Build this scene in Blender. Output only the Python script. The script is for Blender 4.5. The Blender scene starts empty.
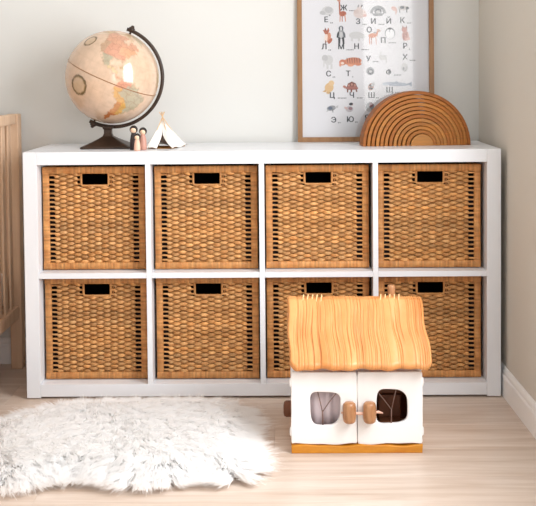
import bpy, bmesh, math, random
import numpy as np
from mathutils import Vector, Matrix

random.seed(7)
rng = np.random.default_rng(11)
scene = bpy.context.scene
COL = scene.collection
PI = math.pi

# ------------------------------------------------------------------ camera
cam_d = bpy.data.cameras.new('camera')
cam = bpy.data.objects.new('camera', cam_d)
COL.objects.link(cam)
F_PX, PX, PY = 1025.286, 269.211, 115.916
YAW, PITCH, ROLL = 0.0118300, 0.0413580, -0.0087369
CAM = Vector((0.0628838, -3.1402532, 1.0063527))
cam_d.sensor_width = 36.0
cam_d.lens = F_PX / 536 * 36
cam_d.shift_x = (268 - PX) / 536
cam_d.shift_y = (PY - 253) / 536
cam_d.clip_start = 0.05
_fw = Vector((-math.sin(YAW) * math.cos(PITCH), math.cos(YAW) * math.cos(PITCH), -math.sin(PITCH)))
_rt = Vector((math.cos(YAW), math.sin(YAW), 0))
_up = _rt.cross(_fw)
_r2 = _rt * math.cos(ROLL) + _up * math.sin(ROLL)
_u2 = -_rt * math.sin(ROLL) + _up * math.cos(ROLL)
M = Matrix((( _r2.x, _u2.x, -_fw.x, CAM.x), (_r2.y, _u2.y, -_fw.y, CAM.y), (_r2.z, _u2.z, -_fw.z, CAM.z), (0, 0, 0, 1)))
cam.matrix_world = M
scene.camera = cam

# ------------------------------------------------------------------ world, window light, exposure
world = bpy.data.worlds.new('daylit_room')
scene.world = world
world.use_nodes = True
bg = world.node_tree.nodes['Background']
bg.inputs['Color'].default_value = (0.90, 0.955, 1.0, 1)
bg.inputs['Strength'].default_value = 1.0


def area_light(name, loc, target, sx, sy, power, color=(1, 1, 1)):
    l = bpy.data.lights.new(name, 'AREA')
    l.shape = 'RECTANGLE'
    l.size, l.size_y = sx, sy
    l.energy = power
    l.color = color
    o = bpy.data.objects.new(name, l)
    COL.objects.link(o)
    o.location = loc
    o.rotation_euler = (Vector(target) - Vector(loc)).to_track_quat('-Z', 'Y').to_euler()
    return o


# daylight through the window in the right wall, just outside the frame
area_light('window_daylight', (0.81, -1.12, 1.28), (-1.0, -1.12, 1.28), 1.00, 1.30, 38, (0.98, 0.985, 1.0))
# daylight from the curtained balcony door at the far end of the room, behind the photographer
area_light('balcony_door_daylight', (0.71, -5.0, 1.25), (0.2, 0.0, 0.8), 0.42, 2.1, 7, (1.0, 0.99, 0.97))

scene.view_settings.view_transform = 'Standard'
scene.view_settings.look = 'None'
scene.view_settings.gamma = 1
scene.view_settings.use_curve_mapping = False
scene.view_settings.exposure = 0.42
scene.cycles.max_bounces = 32
scene.cycles.diffuse_bounces = 30
scene.cycles.transmission_bounces = 10
scene.cycles.transparent_max_bounces = 12


# ------------------------------------------------------------------ helpers
def lin(c):
    return tuple((x / 255 / 12.92) if x / 255 <= 0.04045 else ((x / 255 + 0.055) / 1.055) ** 2.4 for x in c)


def mat(name, rgb, rough=0.5, spec=0.5, noise=None, scale=(8, 8, 8), coat=0.0, bump=0.0, bscale=None, attr=None, rand=0.0):
    """procedural principled material; noise = second sRGB colour mixed in by a stretched noise texture"""
    m = bpy.data.materials.new(name)
    m.use_nodes = True
    nt = m.node_tree
    b = nt.nodes['Principled BSDF']
    b.inputs['Roughness'].default_value = rough
    b.inputs['Specular IOR Level'].default_value = spec
    b.inputs['Coat Weight'].default_value = coat
    b.inputs['Coat Roughness'].default_value = 0.08
    c = lin(rgb) + (1,)
    b.inputs['Base Color'].default_value = c
    out = None
    if noise is not None or bump:
        tc = nt.nodes.new('ShaderNodeTexCoord')
        mp = nt.nodes.new('ShaderNodeMapping')
        mp.inputs['Scale'].default_value = scale
        nt.links.new(tc.outputs['Object'], mp.inputs['Vector'])
        nz = nt.nodes.new('ShaderNodeTexNoise')
        nz.inputs['Scale'].default_value = 1.0
        nz.inputs['Detail'].default_value = 6
        nz.inputs['Roughness'].default_value = 0.6
        nt.links.new(mp.outputs['Vector'], nz.inputs['Vector'])
        if noise is not None:
            rp = nt.nodes.new('ShaderNodeValToRGB')
            rp.color_ramp.elements[0].position = 0.33
            rp.color_ramp.elements[1].position = 0.67
            rp.color_ramp.elements[0].color = c
            rp.color_ramp.elements[1].color = lin(noise) + (1,)
            nt.links.new(nz.outputs['Fac'], rp.inputs['Fac'])
            out = rp.outputs['Color']
        if bump:
            bp = nt.nodes.new('ShaderNodeBump')
            bp.inputs['Strength'].default_value = bump
            bp.inputs['Distance'].default_value = 0.002
            src = nz
            if bscale:
                mp2 = nt.nodes.new('ShaderNodeMapping')
                mp2.inputs['Scale'].default_value = bscale
                nt.links.new(tc.outputs['Object'], mp2.inputs['Vector'])
                src = nt.nodes.new('ShaderNodeTexNoise')
                src.inputs['Scale'].default_value = 1.0
                src.inputs['Detail'].default_value = 4
                nt.links.new(mp2.outputs['Vector'], src.inputs['Vector'])
            nt.links.new(src.outputs['Fac'], bp.inputs['Height'])
            nt.links.new(bp.outputs['Normal'], b.inputs['Normal'])
    if attr:                                   # per-piece tone stored on the mesh, multiplied in
        at = nt.nodes.new('ShaderNodeAttribute')
        at.attribute_name = attr
        mx = nt.nodes.new('ShaderNodeMix')
        mx.data_type = 'RGBA'
        mx.blend_type = 'MULTIPLY'
        mx.inputs['Factor'].default_value = 1
        if out:
            nt.links.new(out, mx.inputs[6])
        else:
            mx.inputs[6].default_value = c
        nt.links.new(at.outputs['Color'], mx.inputs[7])
        out = mx.outputs[2]
    if rand:
        oi = nt.nodes.new('ShaderNodeObjectInfo')
        mr = nt.nodes.new('ShaderNodeMapRange')
        mr.inputs['To Min'].default_value = 1 - rand
        mr.inputs['To Max'].default_value = 1 + rand * 0.6
        nt.links.new(oi.outputs['Random'], mr.inputs['Value'])
        hs = nt.nodes.new('ShaderNodeHueSaturation')
        nt.links.new(mr.outputs['Result'], hs.inputs['Value'])
        if out:
            nt.links.new(out, hs.inputs['Color'])
        else:
            hs.inputs['Color'].default_value = c
        out = hs.outputs['Color']
    if out:
        nt.links.new(out, b.inputs['Base Color'])
    return m


def link(name, me, m=None, parent=None, loc=None, smooth=False):
    if m is not None:
        me.materials.clear()
        me.materials.append(m)
    if smooth:
        for p in me.polygons:
            p.use_smooth = True
    o = bpy.data.objects.new(name, me)
    COL.objects.link(o)
    if parent is not None:
        o.parent = parent
    if loc is not None:
        o.location = loc
    return o


def tag(o, label, cat, group=None):
    o['label'] = label
    o['category'] = cat
    if group:
        o['group'] = group
    return o


def struct(o):
    o['kind'] = 'structure'
    return o


def empty(name, loc=(0, 0, 0), rz=0.0):
    o = bpy.data.objects.new(name, None)
    o.empty_display_size = 0.05
    COL.objects.link(o)
    o.location = loc
    o.rotation_euler = (0, 0, rz)
    return o


def bm_mesh(bm, name):
    bmesh.ops.recalc_face_normals(bm, faces=bm.faces)
    me = bpy.data.meshes.new(name)
    bm.to_mesh(me)
    bm.free()
    return me


def add_box(bm, x0, x1, y0, y1, z0, z1, bev=0.0, seg=2, mtx=None):
    r = bmesh.ops.create_cube(bm, size=1)
    vs = r['verts']
    for v in vs:
        v.co = Vector((x0 + (v.co.x + .5) * (x1 - x0), y0 + (v.co.y + .5) * (y1 - y0), z0 + (v.co.z + .5) * (z1 - z0)))
    if bev:
        es = list({e for v in vs for e in v.link_edges})
        rr = bmesh.ops.bevel(bm, geom=es, offset=bev, segments=seg, affect='EDGES', profile=0.6)
        vs = list({v for f in rr['faces'] for v in f.verts} | {v for v in vs if v.is_valid})
    if mtx is not None:
        bmesh.ops.transform(bm, matrix=mtx, verts=vs)
    return vs


def box_me(name, *a, bev=0.0, seg=2):
    bm = bmesh.new()
    add_box(bm, *a, bev=bev, seg=seg)
    return bm_mesh(bm, name)


def lathe_me(name, prof, n=28):
    """prof: list of (r, z)"""
    vs, fs = [], []
    for r, z in prof:
        for i in range(n):
            a = 2 * PI * i / n
            vs.append((r * math.cos(a), r * math.sin(a), z))
    for k in range(len(prof) - 1):
        for i in range(n):
            j = (i + 1) % n
            fs.append((k * n + i, k * n + j, (k + 1) * n + j, (k + 1) * n + i))
    fs.append(tuple(range(n - 1, -1, -1)))
    fs.append(tuple((len(prof) - 1) * n + i for i in range(n)))
    me = bpy.data.meshes.new(name)
    me.from_pydata(vs, [], fs)
    bm = bmesh.new()
    bm.from_mesh(me)
    bmesh.ops.remove_doubles(bm, verts=bm.verts, dist=1e-6)
    bmesh.ops.recalc_face_normals(bm, faces=bm.faces)
    bm.to_mesh(me)
    bm.free()
    return me


def tube_me(name, pts, radii, n=10):
    """tapered tube through pts"""
    pts = [Vector(p) for p in pts]
    if not isinstance(radii, (list, tuple)):
        radii = [radii] * len(pts)
    vs, fs = [], []
    ref = Vector((0.31, 0.2, 0.93))
    for k, p in enumerate(pts):
        t = (pts[min(k + 1, len(pts) - 1)] - pts[max(k - 1, 0)]).normalized()
        a = t.cross(ref)
        if a.length < 0.05:
            a = t.cross(Vector((1, 0, 0)))
        a.normalize()
        b = t.cross(a)
        for i in range(n):
            an = 2 * PI * i / n
            vs.append(p + (a * math.cos(an) + b * math.sin(an)) * radii[k])
    for k in range(len(pts) - 1):
        for i in range(n):
            j = (i + 1) % n
            fs.append((k * n + i, k * n + j, (k + 1) * n + j, (k + 1) * n + i))
    fs.append(tuple(range(n)))
    fs.append(tuple((len(pts) - 1) * n + i for i in range(n)))
    me = bpy.data.meshes.new(name)
    me.from_pydata([tuple(v) for v in vs], [], fs)
    bm = bmesh.new()
    bm.from_mesh(me)
    bmesh.ops.recalc_face_normals(bm, faces=bm.faces)
    bm.to_mesh(me)
    bm.free()
    return me


def plate_me(name, loops, thick, bev=0.0):
    """2D outline (first loop) with holes (other loops), drawn in x/z, extruded along y (0..thick)"""
    cu = bpy.data.curves.new(name + '_c', 'CURVE')
    cu.dimensions = '2D'
    cu.fill_mode = 'BOTH'
    cu.extrude = max(thick / 2 - bev, 1e-5)
    cu.bevel_depth = bev
    cu.bevel_resolution = 2
    cu.offset = -bev
    for lp in loops:
        s = cu.splines.new('POLY')
        s.points.add(len(lp) - 1)
        for i, (x, z) in enumerate(lp):
            s.points[i].co = (x, z, 0, 1)
        s.use_cyclic_u = True
    o = bpy.data.objects.new(name + '_tmp', cu)
    COL.objects.link(o)
    dg = bpy.context.evaluated_depsgraph_get()
    dg.update()
    me = bpy.data.meshes.new_from_object(o.evaluated_get(dg))
    bpy.data.objects.remove(o)
    bpy.data.curves.remove(cu)
    for v in me.vertices:
        x, z, y = v.co
        v.co = (x, thick / 2 - y, z)
    bm = bmesh.new()
    bm.from_mesh(me)
    bmesh.ops.remove_doubles(bm, verts=bm.verts, dist=1e-6)
    bmesh.ops.recalc_face_normals(bm, faces=bm.faces)
    bm.to_mesh(me)
    bm.free()
    me.name = name
    return me


def set_tone(me, cols):
    """per-vertex colour attribute 'tone' (N,3)"""
    a = me.color_attributes.new('tone', 'FLOAT_COLOR', 'POINT')
    c = np.ones((len(me.vertices), 4), np.float32)
    c[:, :3] = cols
    a.data.foreach_set('color', c.ravel())


def np_mesh(name, v, quads):
    me = bpy.data.meshes.new(name)
    v = np.asarray(v, np.float32)
    q = np.asarray(quads, np.int32)
    k = q.shape[1]
    me.vertices.add(len(v))
    me.vertices.foreach_set('co', v.ravel())
    me.loops.add(q.size)
    me.loops.foreach_set('vertex_index', q.ravel())
    me.polygons.add(len(q))
    me.polygons.foreach_set('loop_start', np.arange(0, q.size, k, dtype=np.int32))
    me.polygons.foreach_set('loop_total', np.full(len(q), k, np.int32))
    me.update(calc_edges=True)
    me.validate()
    return me


# ------------------------------------------------------------------ materials
M_wall = mat('wall_paint', (212, 212, 209), 0.85, 0.2, bump=0.08, scale=(60, 60, 60))
M_wall_r = mat('wall_paint_right', (208, 203, 194), 0.85, 0.2, bump=0.08, scale=(60, 60, 60))
M_trim = mat('white_trim', (240, 240, 240), 0.4, 0.4)
M_white = mat('white_lacquer', (226, 229, 234), 0.32, 0.45)
M_foot = mat('plastic_pad', (235, 228, 222), 0.5)
M_subfloor = mat('subfloor', (120, 92, 66), 0.8)
M_crib = mat('beech_wood', (214, 184, 156), 0.45, 0.4, noise=(196, 162, 132), scale=(30, 30, 3))
M_sheet = mat('crib_sheet', (225, 220, 215), 0.9, 0.1)

# ------------------------------------------------------------------ the room
YW = 0.405                                    # back wall
struct(link('wall_back', box_me('wall_back', -1.68, 0.9, YW, YW + 0.1, 0, 2.5), M_wall))


def rx(y):                                    # right wall face, very slightly out of square
    return 0.7545 - 0.0235 * y


def right_wall():
    bm = bmesh.new()
    y_a, y_b, w0, w1, z0, z1 = YW, -3.6, -0.61, -1.63, 0.62, 1.94
    for (a, b, c, d) in ((y_a, w0, 0, 2.5), (w1, y_b, 0, 2.5), (w0, w1, 0, z0), (w0, w1, z1, 2.5)):
        v = [bm.verts.new((rx(y) + t, y, z)) for t in (0, 0.12) for y, z in ((a, c), (b, c), (b, d), (a, d))]
        for f in ((0, 1, 2, 3), (7, 6, 5, 4), (0, 4, 5, 1), (1, 5, 6, 2), (2, 6, 7, 3), (3, 7, 4, 0)):
            bm.faces.new([v[i] for i in f])
    return bm_mesh(bm, 'wall_right')


struct(link('wall_right', right_wall(), M_wall_r))
struct(link('wall_left', box_me('wall_left', -1.68, -1.56, -3.6, YW, 0, 2.5), M_wall))
struct(link('wall_rear_light_block', box_me('wall_rear_light_block', -1.56, -0.15, -3.72, -3.6, 0, 2.5), M_wall))  # unseen part-width wall, added to cut frontal light on the left
struct(link('ceiling', box_me('ceiling', -1.68, 0.95, -3.6, YW + 0.1, 2.5, 2.6), mat('ceiling_paint', (240, 240, 238), 0.9, 0.1)))


def baseboard(name, pa, pb, nrm):
    """skirting with a stepped, rounded top edge from pa to pb; nrm points into the room"""
    prof = [(0, 0), (0.012, 0), (0.012, 0.062), (0.0105, 0.066), (0.0085, 0.068), (0.0085, 0.078), (0.006, 0.086), (0.003, 0.09), (0, 0.09)]
    bm = bmesh.new()
    rows = []
    for p in (pa, pb):
        rows.append([bm.verts.new((p[0] + nrm[0] * d, p[1] + nrm[1] * d, z)) for d, z in prof])
    n = len(prof)
    for i in range(n):
        j = (i + 1) % n
        bm.faces.new((rows[0][i], rows[0][j], rows[1][j], rows[1][i]))
    bm.faces.new(rows[0])
    bm.faces.new(rows[1][::-1])
    return struct(link(name, bm_mesh(bm, name), M_trim))


baseboard('baseboard_right', (rx(YW), YW), (rx(-3.6), -3.6), (-1, 0))
baseboard('baseboard_left', (-1.56, -3.6), (-1.56, YW - 0.012), (1, 0))
baseboard('baseboard_back', (-1.56, YW), (rx(YW) - 0.012, YW), (0, -1))


# floor: laminate planks with real joints
def floor_material():
    m = mat('oak_laminate', (222, 200, 176), 0.36, 0.45)
    nt = m.node_tree
    b = nt.nodes['Principled BSDF']
    tc = nt.nodes.new('ShaderNodeTexCoord')
    oi = nt.nodes.new('ShaderNodeObjectInfo')
    ad = nt.nodes.new('ShaderNodeVectorMath')
    ad.operation = 'ADD'
    sc = nt.nodes.new('ShaderNodeVectorMath')
    sc.operation = 'SCALE'
    sc.inputs[0].default_value = (13.0, 7.0, 3.0)
    nt.links.new(oi.outputs['Random'], sc.inputs['Scale'])
    nt.links.new(tc.outputs['Object'], ad.inputs[0])
    nt.links.new(sc.outputs[0], ad.inputs[1])
    mp = nt.nodes.new('ShaderNodeMapping')
    mp.inputs['Scale'].default_value = (2.2, 34, 1)
    nt.links.new(ad.outputs[0], mp.inputs['Vector'])
    nz = nt.nodes.new('ShaderNodeTexNoise')
    nz.inputs['Scale'].default_value = 1
    nz.inputs['Detail'].default_value = 8
    nz.inputs['Roughness'].default_value = 0.62
    nz.inputs['Distortion'].default_value = 0.6
    nt.links.new(mp.outputs[0], nz.inputs['Vector'])
    rp = nt.nodes.new('ShaderNodeValToRGB')
    rp.color_ramp.elements[0].position = 0.30
    rp.color_ramp.elements[0].color = lin((190, 168, 150)) + (1,)
    rp.color_ramp.elements[1].position = 0.66
    rp.color_ramp.elements[1].color = lin((217, 202, 190)) + (1,)
    nt.links.new(nz.outputs['Fac'], rp.inputs['Fac'])
    hs = nt.nodes.new('ShaderNodeHueSaturation')
    mr = nt.nodes.new('ShaderNodeMapRange')
    mr.inputs['To Min'].default_value = 0.93
    mr.inputs['To Max'].default_value = 1.05
    nt.links.new(oi.outputs['Random'], mr.inputs['Value'])
    nt.links.new(mr.outputs[0], hs.inputs['Value'])
    nt.links.new(rp.outputs['Color'], hs.inputs['Color'])
    nt.links.new(hs.outputs['Color'], b.inputs['Base Color'])
    return m


M_floor = floor_material()
floor = struct(link('floor', box_me('floor', -1.68, 0.86, -3.6, YW + 0.05, -0.06, -0.008), M_subfloor))
PW, PL = 0.19, 1.28
plank_me = box_me('plank', 0.0002, PL - 0.0002, 0.0002, PW - 0.0002, -0.0085, 0.0, bev=0.0004, seg=1)
plank_me.materials.append(M_floor)
X_JOINT = 0.037
for r in range(-16, 5):
    y0 = -0.43 + r * PW
    off = {0: 0.0, -1: 0.84, -2: 0.713, 1: 0.90, 2: 0.45}.get(r, (r * 0.47) % PL)
    xs = X_JOINT + off
    while xs > -1.52:
        xs -= PL
    while xs < 0.80:
        a, b = max(xs, -1.56), min(xs + PL, 0.80)
        y1 = min(y0 + PW, YW)
        if b - a > 0.05 and y1 - y0 > 0.02:
            whole = abs((b - a) - PL) < 1e-6 and y1 - y0 > PW - 1e-6
            me = plank_me if whole else box_me('plank', a - xs + 0.0002, b - xs - 0.0002, 0.0002, y1 - y0 - 0.0002, -0.0085, 0.0, bev=0.0007, seg=1)
            link('plank', me, M_floor, floor, (xs, y0, 0))
        xs += PL

# ------------------------------------------------------------------ cube shelf
SW, SH, SD = 1.47, 0.77, 0.39
IN = 0.692                                    # inner faces of side panels
shelf = tag(empty('cube_shelf', (0, 0, 0)), 'low white cube shelf with eight square cubbies standing on the floor', 'shelf')
for s in (-1, 1):
    a, b = sorted((s * IN, s * SW / 2))
    link('side_panel', box_me('side_panel', a, b, 0, SD, 0.004, SH, bev=0.0012), M_white, shelf)
    for y in (0.01, 0.34):
        link('foot_pad', box_me('foot_pad', a + 0.004, b - 0.001, y, y + 0.035, 0, 0.005, bev=0.001), M_foot, shelf)
link('top_panel', box_me('top_panel', -IN + 0.0004, IN - 0.0004, 0.0003, SD, 0.730, SH - 0.0003, bev=0.001), M_white, shelf)
link('bottom_panel', box_me('bottom_panel', -IN + 0.0004, IN - 0.0004, 0.0003, SD, 0.008, 0.046, bev=0.001), M_white, shelf)
DIV = (-0.35, 0.0, 0.35)
for x in DIV:
    link('divider', box_me('divider', x - 0.008, x + 0.008, 0.001, SD, 0.0462, 0.7298, bev=0.0007), M_white, shelf)
CX = []
edges = [-IN] + [e for x in DIV for e in (x - 0.008, x + 0.008)] + [IN]
for i in range(4):
    a, b = edges[2 * i], edges[2 * i + 1]
    CX.append((a + b) / 2)
    link('shelf_board', box_me('shelf_board', a + 0.0003, b - 0.0003, 0.0012, SD, 0.377, 0.394, bev=0.0007), M_white, shelf)

# ------------------------------------------------------------------ rattan baskets
M_rattan = mat('rattan_strand', (216, 166, 108), 0.5, 0.35, noise=(174, 116, 64), scale=(45, 45, 160), attr='tone', rand=0.10)
M_band = mat('rattan_wrap', (206, 152, 94), 0.48, 0.4, noise=(176, 116, 62), scale=(40, 40, 40), attr='tone', rand=0.10)
M_stake = mat('rattan_stake', (150, 98, 52), 0.6, 0.3)
M_dark_in = mat('basket_bottom', (96, 62, 36), 0.8)
M_shade_insert = mat('dark_shade_insert', (38, 34, 38), 0.9, 0.1)  # near-black colour standing in for the shade inside the baskets


def weave_me(name, x0, x1, z0, z1, seed, hole=None, spp=9, nring=6, pitch_x=0.0225, pitch_z=0.0068):
    """woven panel in the x/z plane: every strand runs over and under the stakes; at the sides and beside the
    hand hole neighbouring strands close up in pairs and leave slits"""
    r = np.random.default_rng(seed)
    w = x1 - x0
    ns = max(2, round(w / pitch_x))
    px = w / ns
    nk = int((z1 - z0) / pitch_z)
    nk -= nk % 2
    pz = (z1 - z0) / nk
    V, Q, T = [], [], []
    base = 0
    ang = np.linspace(0, 2 * PI, nring, endpoint=False) + PI / nring
    for k in range(nk):
        zc = z0 + pz * (k + .5)
        zp = z0 + pz * (2 * (k // 2) + 1)
        segs = [(x0, x1)]
        inh = hole is not None and zp > hole[2] - 0.001 and zp < hole[3] + 0.004
        if inh:
            segs = [(x0, hole[0]), (hole[1], x1)]
        tone0 = 0.74 + 0.46 * r.random()
        hue = r.normal(0, 0.03)
        ph = r.normal(0, 0.25)
        for a, b in segs:
            n = max(4, int((b - a) / px * spp))
            x = np.linspace(a, b, n + 1)
            y = 0.0042 * np.cos(PI * (x - x0) / px + PI * k)
            e = np.minimum(x - x0, x1 - x) - 0.0155
            if inh:
                d = (hole[0] - x) if b <= hole[0] + 1e-9 else (x - hole[1])
                e = np.minimum(e, d - 0.0095)
            g = np.clip(e / 0.006, 0, 1)
            g = g * g * (3 - 2 * g)
            z = zp + (zc - zp) * g + 0.0005 * np.sin(x * 61 + ph * 9 + k)
            fr = np.clip(-y / 0.0042 * 2.8 - 0.25, 0, 1)
            hh = (0.0025 * (1 - g) + g * 0.0027 * (1 + 0.98 * fr)) * (1 + 0.07 * math.sin(k * 2.1))
            y = y * (0.35 + 0.65 * g) + (0.0012 if k % 2 else -0.0012) * (1 - g)
            ring_y = np.cos(ang) * 0.0016
            ring_z = np.sin(ang) * hh[:, None] * 1.1
            v = np.empty((n + 1, nring, 3))
            v[:, :, 0] = x[:, None]
            v[:, :, 1] = y[:, None] + ring_y[None]
            v[:, :, 2] = z[:, None] + ring_z
            V.append(v.reshape(-1, 3))
            i = np.arange(n)[:, None] * nring
            j = np.arange(nring)[None]
            j2 = (j + 1) % nring
            q = np.stack([i + j, i + j2, i + nring + j2, i + nring + j], -1).reshape(-1, 4) + base
            Q.append(q)
            t = tone0 * (1 + 0.10 * np.sin(x * 40 + ph * 20))
            tt = np.repeat(t, nring)
            T.append(np.stack([tt * (1 + hue), tt, tt * (1 - hue * 2)], -1))
            base += (n + 1) * nring
    me = np_mesh(name, np.concatenate(V), np.concatenate(Q))
    set_tone(me, np.clip(np.concatenate(T), 0, 1.4))
    for p in me.polygons:
        p.use_smooth = True
    me.materials.append(M_rattan)
    return me


def stakes_me(name, x0, x1, z0, z1, hole=None, pitch_x=0.0225):
    ns = max(2, round((x1 - x0) / pitch_x))
    px = (x1 - x0) / ns
    bm = bmesh.new()
    for i in range(1, ns):
        x = x0 + px * i
        zt = z1
        if hole and hole[0] - 0.004 < x < hole[1] + 0.004:
            zt = hole[2]
        add_box(bm, x - 0.0022, x + 0.0022, -0.0014, 0.0014, z0 - 0.004, zt + 0.004)
    me = bm_mesh(bm, name)
    me.materials.append(M_stake)
    return me


def band_me(name, L, h, th, seed, wrap=0.0052):
    """wrapped border strip along x, 0..L, height h (z), thickness th (y), each turn of the wrapping swelling a little"""
    r = np.random.default_rng(seed)
    n = int(L / wrap)
    xs, sc, tn = [], [], []
    for i in range(n):
        t = 0.78 + 0.38 * r.random()
        for u, s in ((0.03, 0.88), (0.3, 1.0), (0.7, 1.0), (0.97, 0.88)):
            xs.append((i + u) * L / n)
            sc.append(s)
            tn.append(t)
    prof = [(-h / 2, -th * .2), (-h * .36, -th / 2), (h * .36, -th / 2), (h / 2, -th * .2), (h / 2, th * .2), (h * .36, th / 2), (-h * .36, th / 2), (-h / 2, th * .2)]
    m = len(prof)
    V = np.array([[x, p[1] * s, p[0] * (0.5 + 0.5 * s)] for x, s in zip(xs, sc) for p in prof])
    i = np.arange(len(xs) - 1)[:, None] * m
    j = np.arange(m)[None]
    j2 = (j + 1) % m
    Q = np.stack([i + j, i + m + j, i + m + j2, i + j2], -1).reshape(-1, 4)
    me = np_mesh(name, V, Q)
    set_tone(me, np.repeat(np.array(tn), m)[:, None] * np.array([1, .97, .92]))
    bm = bmesh.new()
    bm.from_mesh(me)
    k = len(xs) - 1
    bm.verts.ensure_lookup_table()
    bm.faces.new([bm.verts[a] for a in range(m)])
    bm.faces.new([bm.verts[k * m + a] for a in range(m)])
    bmesh.ops.recalc_face_normals(bm, faces=bm.faces)
    bm.to_mesh(me)
    bm.free()
    me.materials.append(M_band)
    return me


BW, BH, BD = 0.3225, 0.3255, 0.325
hw = BW / 2
HOLE = (-0.0395, 0.0465, BH - 0.060, BH - 0.018)
wx0, wx1, wz0, wz1 = -hw + 0.020, hw - 0.020, 0.023, BH - 0.020
weave_variants = [weave_me('weave', wx0, wx1, wz0, wz1, 31 + s, HOLE) for s in range(3)]
weave_side = weave_me('weave_side', -BD / 2 + 0.02, BD / 2 - 0.02, wz0, wz1, 77, None, spp=3, nring=4)
stk_front = stakes_me('stakes', wx0, wx1, wz0, wz1, HOLE)
stk_side = stakes_me('stakes', -BD / 2 + 0.02, BD / 2 - 0.02, wz0, wz1, None)
band_h = [band_me('band', BW, 0.0225, 0.013, 5 + s) for s in range(3)]
band_v = [band_me('band', BH - 0.036, 0.021, 0.011, 15 + s) for s in range(3)]
band_d = band_me('band', BD - 0.012, 0.0225, 0.012, 40)
bottom_me = box_me('bottom', -hw + 0.008, hw - 0.008, 0.008, BD - 0.008, 0.010, 0.018)
bottom_me.materials.append(M_dark_in)


def rim_me():
    a, b, c, d = HOLE
    r = 0.006
    pts = []
    for cx_, cz_, a0 in ((b - r, c + r, -PI / 2), (b - r, d - r, 0), (a + r, d - r, PI / 2), (a + r, c + r, PI)):
        for i in range(5):
            an = a0 + PI / 2 * i / 4
            pts.append((cx_ + r * math.cos(an), 0, cz_ + r * math.sin(an)))
    pts.append(pts[0])
    me = tube_me('handle_rim', pts, 0.0036, 8)
    set_tone(me, np.full((len(me.vertices), 3), 0.92))
    for p in me.polygons:
        p.use_smooth = True
    me.materials.append(M_band)
    return me


rim = rim_me()


def shade_insert_me():  # added dark box, so hand hole and slits look deeply shaded
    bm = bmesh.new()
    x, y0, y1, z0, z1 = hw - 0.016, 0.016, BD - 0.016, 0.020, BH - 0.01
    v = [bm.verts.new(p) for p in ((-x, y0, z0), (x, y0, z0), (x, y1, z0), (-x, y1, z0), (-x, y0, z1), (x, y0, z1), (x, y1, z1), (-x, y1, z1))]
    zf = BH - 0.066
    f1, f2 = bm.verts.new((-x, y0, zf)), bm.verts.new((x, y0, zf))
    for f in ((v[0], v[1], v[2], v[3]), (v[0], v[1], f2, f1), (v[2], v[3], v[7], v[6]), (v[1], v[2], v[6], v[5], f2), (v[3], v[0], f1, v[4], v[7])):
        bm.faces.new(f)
    me = bm_mesh(bm, 'shade_insert')
    me.materials.append(M_shade_insert)
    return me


shade_insert = shade_insert_me()


def part(name, me, parent, loc, rot=(0, 0, 0)):
    o = bpy.data.objects.new(name, me)
    COL.objects.link(o)
    o.parent = parent
    o.location = loc
    o.rotation_euler = rot
    return o


basket_info = [
    (0, 1, 'woven rattan basket in the top left cubby, under the globe'),
    (1, 1, 'woven rattan basket in the top row cubby second from the left'),
    (2, 1, 'woven rattan basket in the top row cubby under the framed poster'),
    (3, 1, 'woven rattan basket in the top right cubby, under the wooden rainbow'),
    (0, 0, 'woven rattan basket in the bottom left cubby, behind the white fur rug'),
    (1, 0, 'woven rattan basket in the bottom row cubby second from the left'),
    (2, 0, 'woven rattan basket in the bottom row mostly hidden behind the toy house roof'),
    (3, 0, 'woven rattan basket in the bottom right cubby, partly behind the toy house'),
]
jit = [(-0.0015, 0.002), (0.0, 0.0), (-0.002, 0.002), (-0.004, 0.0), (0.0, 0.003), (0.001, 0.0), (-0.002, 0.003), (-0.003, 0.001)]
for bi, (ci, row, label) in enumerate(basket_info):
    fy = 0.048 + jit[bi][1]
    z = 0.3945 if row else 0.0465
    root = empty('rattan_basket', (CX[ci] + jit[bi][0], fy, z), random.uniform(-0.006, 0.006))
    tag(root, label, 'basket', 'rattan baskets in the cube shelf')
    v = bi % 3
    o = part('weave', weave_variants[v], root, (0, 0.006, 0))
    o['kind'] = 'stuff'
    o = part('stakes', stk_front, root, (0, 0.006, 0))
    o['kind'] = 'stuff'
    part('top_band', band_h[v], root, (-hw, 0.0055, BH - 0.0115))
    part('bottom_band', band_h[(v + 1) % 3], root, (-hw, 0.0055, 0.0125))
    for s, q in ((-1, v), (1, (v + 2) % 3)):
        part('side_band', band_v[q], root, (s * (hw - 0.0107), 0.0055, 0.018), (0, -PI / 2, 0))
    part('handle_rim', rim, root, (0, 0.005, 0))
    for s in (-1, 1):
        o = part('side_weave', weave_side, root, (s * (hw - 0.008), BD / 2, 0), (0, 0, PI / 2))
        o['kind'] = 'stuff'
        part('side_top_band', band_d, root, (s * (hw - 0.007), 0.012, BH - 0.013), (0, 0, PI / 2))
        part('side_bottom_band', band_d, root, (s * (hw - 0.007), 0.012, 0.0125), (0, 0, PI / 2))
    o = part('back_weave', weave_side, root, (0, BD - 0.006, 0))
    o['kind'] = 'stuff'
    part('back_band', band_h[2], root, (-hw, BD - 0.006, BH - 0.013))
    part('bottom', bottom_me, root, (0, 0, 0))
    part('shade_insert', shade_insert, root, (0, 0, 0))

# ------------------------------------------------------------------ globe
GR = 0.152
globe = tag(empty('globe', (-0.487, 0.200, SH)), 'antique-style cream desk globe on a dark bronze stand', 'globe')


def inpoly(px, py, poly):
    r = np.zeros(px.shape, bool)
    n = len(poly)
    for i in range(n):
        x1, y1 = poly[i]
        x2, y2 = poly[(i + 1) % n]
        c = ((y1 > py) != (y2 > py))
        with np.errstate(divide='ignore', invalid='ignore'):
            xi = (x2 - x1) * (py - y1) / (y2 - y1 if y2 != y1 else 1e-9) + x1
        r ^= c & (px < xi)
    return r


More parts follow.
